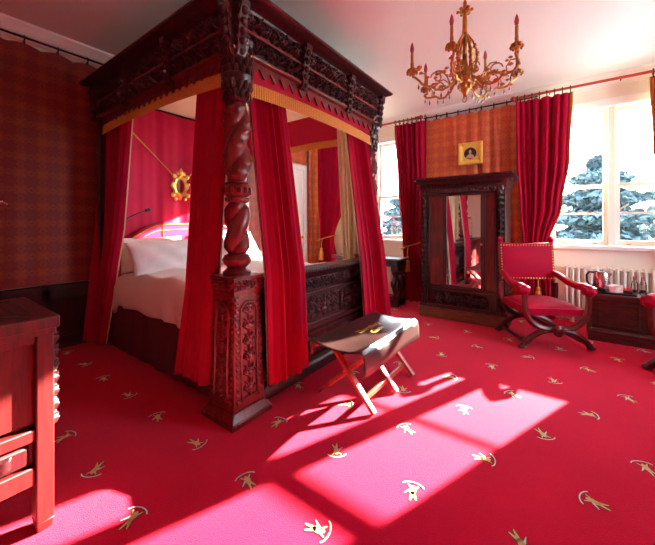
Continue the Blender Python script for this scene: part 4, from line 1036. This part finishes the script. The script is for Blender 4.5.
R36 = math.radians(36.25)
angs = [181, 128, 42, 4, -43, -127]; cups = [2.335, 2.32, 2.41, 2.345, 2.40, 2.38]; rad = [.376, .325, .345, .388, .325, .315]
for k, (an, zc, rr) in enumerate(zip(angs, cups, rad)):
    a = math.radians(an)+R36; ca, sa = cos(a), sin(a)
    def P_(r, z, s=0): return (cx+r*ca-s*sa, cy+r*sa+s*ca, z)
    b = MB()
    ctl = [(.03, 2.30), (.07, 2.27), (.11, 2.225), (.16, 2.20), (.205, 2.205), (.24, 2.23), (.27, 2.225), (.31, 2.235), (.34, 2.27), (rr-.01, zc-.045), (rr, zc-.02)]
    pts = []
    for i in range(len(ctl)-1):
        for j in range(3): t = j/3; pts.append(P_(lerp(ctl[i][0], ctl[i+1][0], t), lerp(ctl[i][1], ctl[i+1][1], t), .012*sin(i*1.1+k)))
    pts.append(P_(*ctl[-1])); b.tube(pts, .0085, 6)
    rn = random.Random(k)
    b.tube([P_(.07+.03*cos(t)*(1-t/9), 2.345+.045*sin(t)*(1-t/9)) for t in [i*.5 for i in range(13)]], .005, 5)
    b.tube([P_(.20+.045*cos(t)*(1-t/9), 2.285+.045*sin(t)*(1-t/9)) for t in [i*.5 for i in range(13)]], .005, 5)
    b.tube([P_(.10, 2.235), P_(.13, 2.30), P_(.17, 2.335), P_(.21, 2.33)], .005, 5)
    b.tube([P_(.27, 2.225), P_(.265, 2.28), P_(.29, 2.315), P_(.325, 2.31)], .005, 5)
    for i in range(13):
        r = rn.uniform(.07, rr-.02); b.ball(P_(r, rn.uniform(2.23, 2.35)-.25*abs(r-.2)*0, rn.uniform(-.03, .03)), rn.uniform(.009, .016), 6, 5, (1.3, 1, .8))
    ar = b.build('arm', OR, cl)
    b = MB(); b.lathe([(.008, zc-.035), (.02, zc-.02), (.034, zc-.004), (.036, zc+.004), (.018, zc+.006), (.014, zc+.022), (.012, zc+.024)], 14, P_(rr, 0))
    for q in range(8): t = q*PI/4; p = P_(rr, 0); b.ball((p[0]+.033*cos(t), p[1]+.033*sin(t), zc-.014), .010, 5, 4, (1, 1, 1.5))
    b.build('drip_pan', OR, ar)
    MB().lathe([(.0115, zc+.02), (.0125, zc+.05), (.0105, zc+.055), (.0105, zc+.12), (.008, zc+.124)], 12, P_(rr, 0)).build('candle', M['candle'], ar)
    MB().lathe([(.006, zc+.12), (.012, zc+.132), (.0145, zc+.15), (.010, zc+.175), (.003, zc+.195)], 12, P_(rr, 0)).build('bulb', M['bulb'], ar)
    for i, r in enumerate((.12, .17, .22, .29, .33)):
        z0 = {0: 2.21, 1: 2.19, 2: 2.205, 3: 2.22, 4: 2.245}[i]
        MB().lathe([(.001, z0), (.002, z0-.012), (.007, z0-.026), (.005, z0-.038), (.001, z0-.046)], 6, P_(r, 0)).build('drop', M['crystal'], ar)

# ================================================================== OUTSIDE
struct(MB().box(-30, 40, HY1+.6, 60, -1.6, -1.5).build('ground', M['bounce_ground'], smooth=False))
def tree(label, x, y, h, w, mat, seed, name='tree'):
    rn = random.Random(seed); t = thing(name, (x, y, -1.5), label, 'tree', 'trees outside the windows')
    b = MB(); b.tube([(x, y, -1.5), (x+.05, y, h*.3), (x-.05, y, h*.8)], [.22, .16, .05], 8)
    for i in range(7):
        a = rn.random()*6.28; z = h*rn.uniform(.15, .7); b.tube([(x, y, z), (x+cos(a)*w*.5, y+sin(a)*w*.5, z+.5)], [.07, .02], 5)
    b.build('trunk', M['bark'], t)
    b = MB(); vs = []; fs = []
    for i in range(9000):
        z = rn.random(); rr = w*(1-z)**.6*(.25+.75*rn.random()**.5)*(.75+.25*sin(z*40)); a = rn.random()*6.28
        p = Vector((x+rr*cos(a), y+rr*sin(a), lerp(-.6, h, z))); d = Vector((rn.gauss(0,1), rn.gauss(0,1), rn.gauss(0,.6))).normalized()*rn.uniform(.09, .19); e = d.cross(Vector((rn.gauss(0,1), rn.gauss(0,1), rn.gauss(0,1)))).normalized()*rn.uniform(.04, .09)
        k = len(vs); vs += [p-d, p+e, p+d, p-e]; fs.append((k, k+1, k+2, k+3))
    b.add(vs, fs); b.build('foliage', mat, t, smooth=False)
tree('tall blue green tree outside, left pane of the right hand window', .9, 13.5, 3.4, 2.2, M['leaf_a'], 1)
tree('leafy tree outside, right pane of the right hand window', 5.6, 13.5, 2.9, 2.4, M['leaf_b'], 2)
tree('low bushy tree outside, far right of the right hand window', 10.6, 14.5, 2.4, 2.4, M['leaf_a'], 3)
tree('pale tree outside the bedside window', -6.2, 15.0, 3.0, 2.4, M['leaf_a'], 4)
tree('broad distant tree behind the other trees, between the window panes', 4.6, 21.0, 4.2, 3.4, M['leaf_b'], 5)

# ================================================================== LIGHT, SKY, CAMERA
w = bpy.data.worlds.new('sky'); bpy.context.scene.world = w; w.use_nodes = True; nt = w.node_tree; bg = nt.nodes['Background']
tc = N(nt, 'ShaderNodeTexCoord'); sp = N(nt, 'ShaderNodeSeparateXYZ'); L(nt, tc, 'Generated', sp, 0)
rp = N(nt, 'ShaderNodeValToRGB'); rp.color_ramp.elements[0].position = .0; rp.color_ramp.elements[0].color = (.9, .93, 1, 1); rp.color_ramp.elements[1].position = .8; rp.color_ramp.elements[1].color = (.62, .78, 1, 1)
L(nt, sp, 'Z', rp, 0); L(nt, rp, 0, bg, 'Color'); bg.inputs['Strength'].default_value = 23.0
sd = bpy.data.lights.new('sun', 'SUN'); sd.energy = 130; sd.angle = math.radians(.6); sd.color = (1, .94, .74)
so_ = bpy.data.objects.new('sun', sd); COL.objects.link(so_); dirv = Vector((-.39, -1, -.405)); so_.rotation_euler = dirv.to_track_quat('-Z', 'Y').to_euler(); so_.location = (4, 12, 6)
cd = bpy.data.cameras.new('camera'); cam = bpy.data.objects.new('camera', cd); COL.objects.link(cam)
cam.location = (0, 0, 1.25); cam.rotation_euler = (PI/2, 0, math.radians(36.25))
cd.sensor_width = 36; cd.sensor_fit = 'HORIZONTAL'; cd.lens = 324/655*36; cd.shift_y = -(272.5-224)/655; cd.clip_start = .02
sc = bpy.context.scene; sc.camera = cam
sc.view_settings.view_transform = 'Standard'; sc.view_settings.look = 'None'; sc.view_settings.exposure = 0; sc.view_settings.gamma = 1
sc.cycles.max_bounces = 10; sc.cycles.diffuse_bounces = 6; sc.cycles.transparent_max_bounces = 12
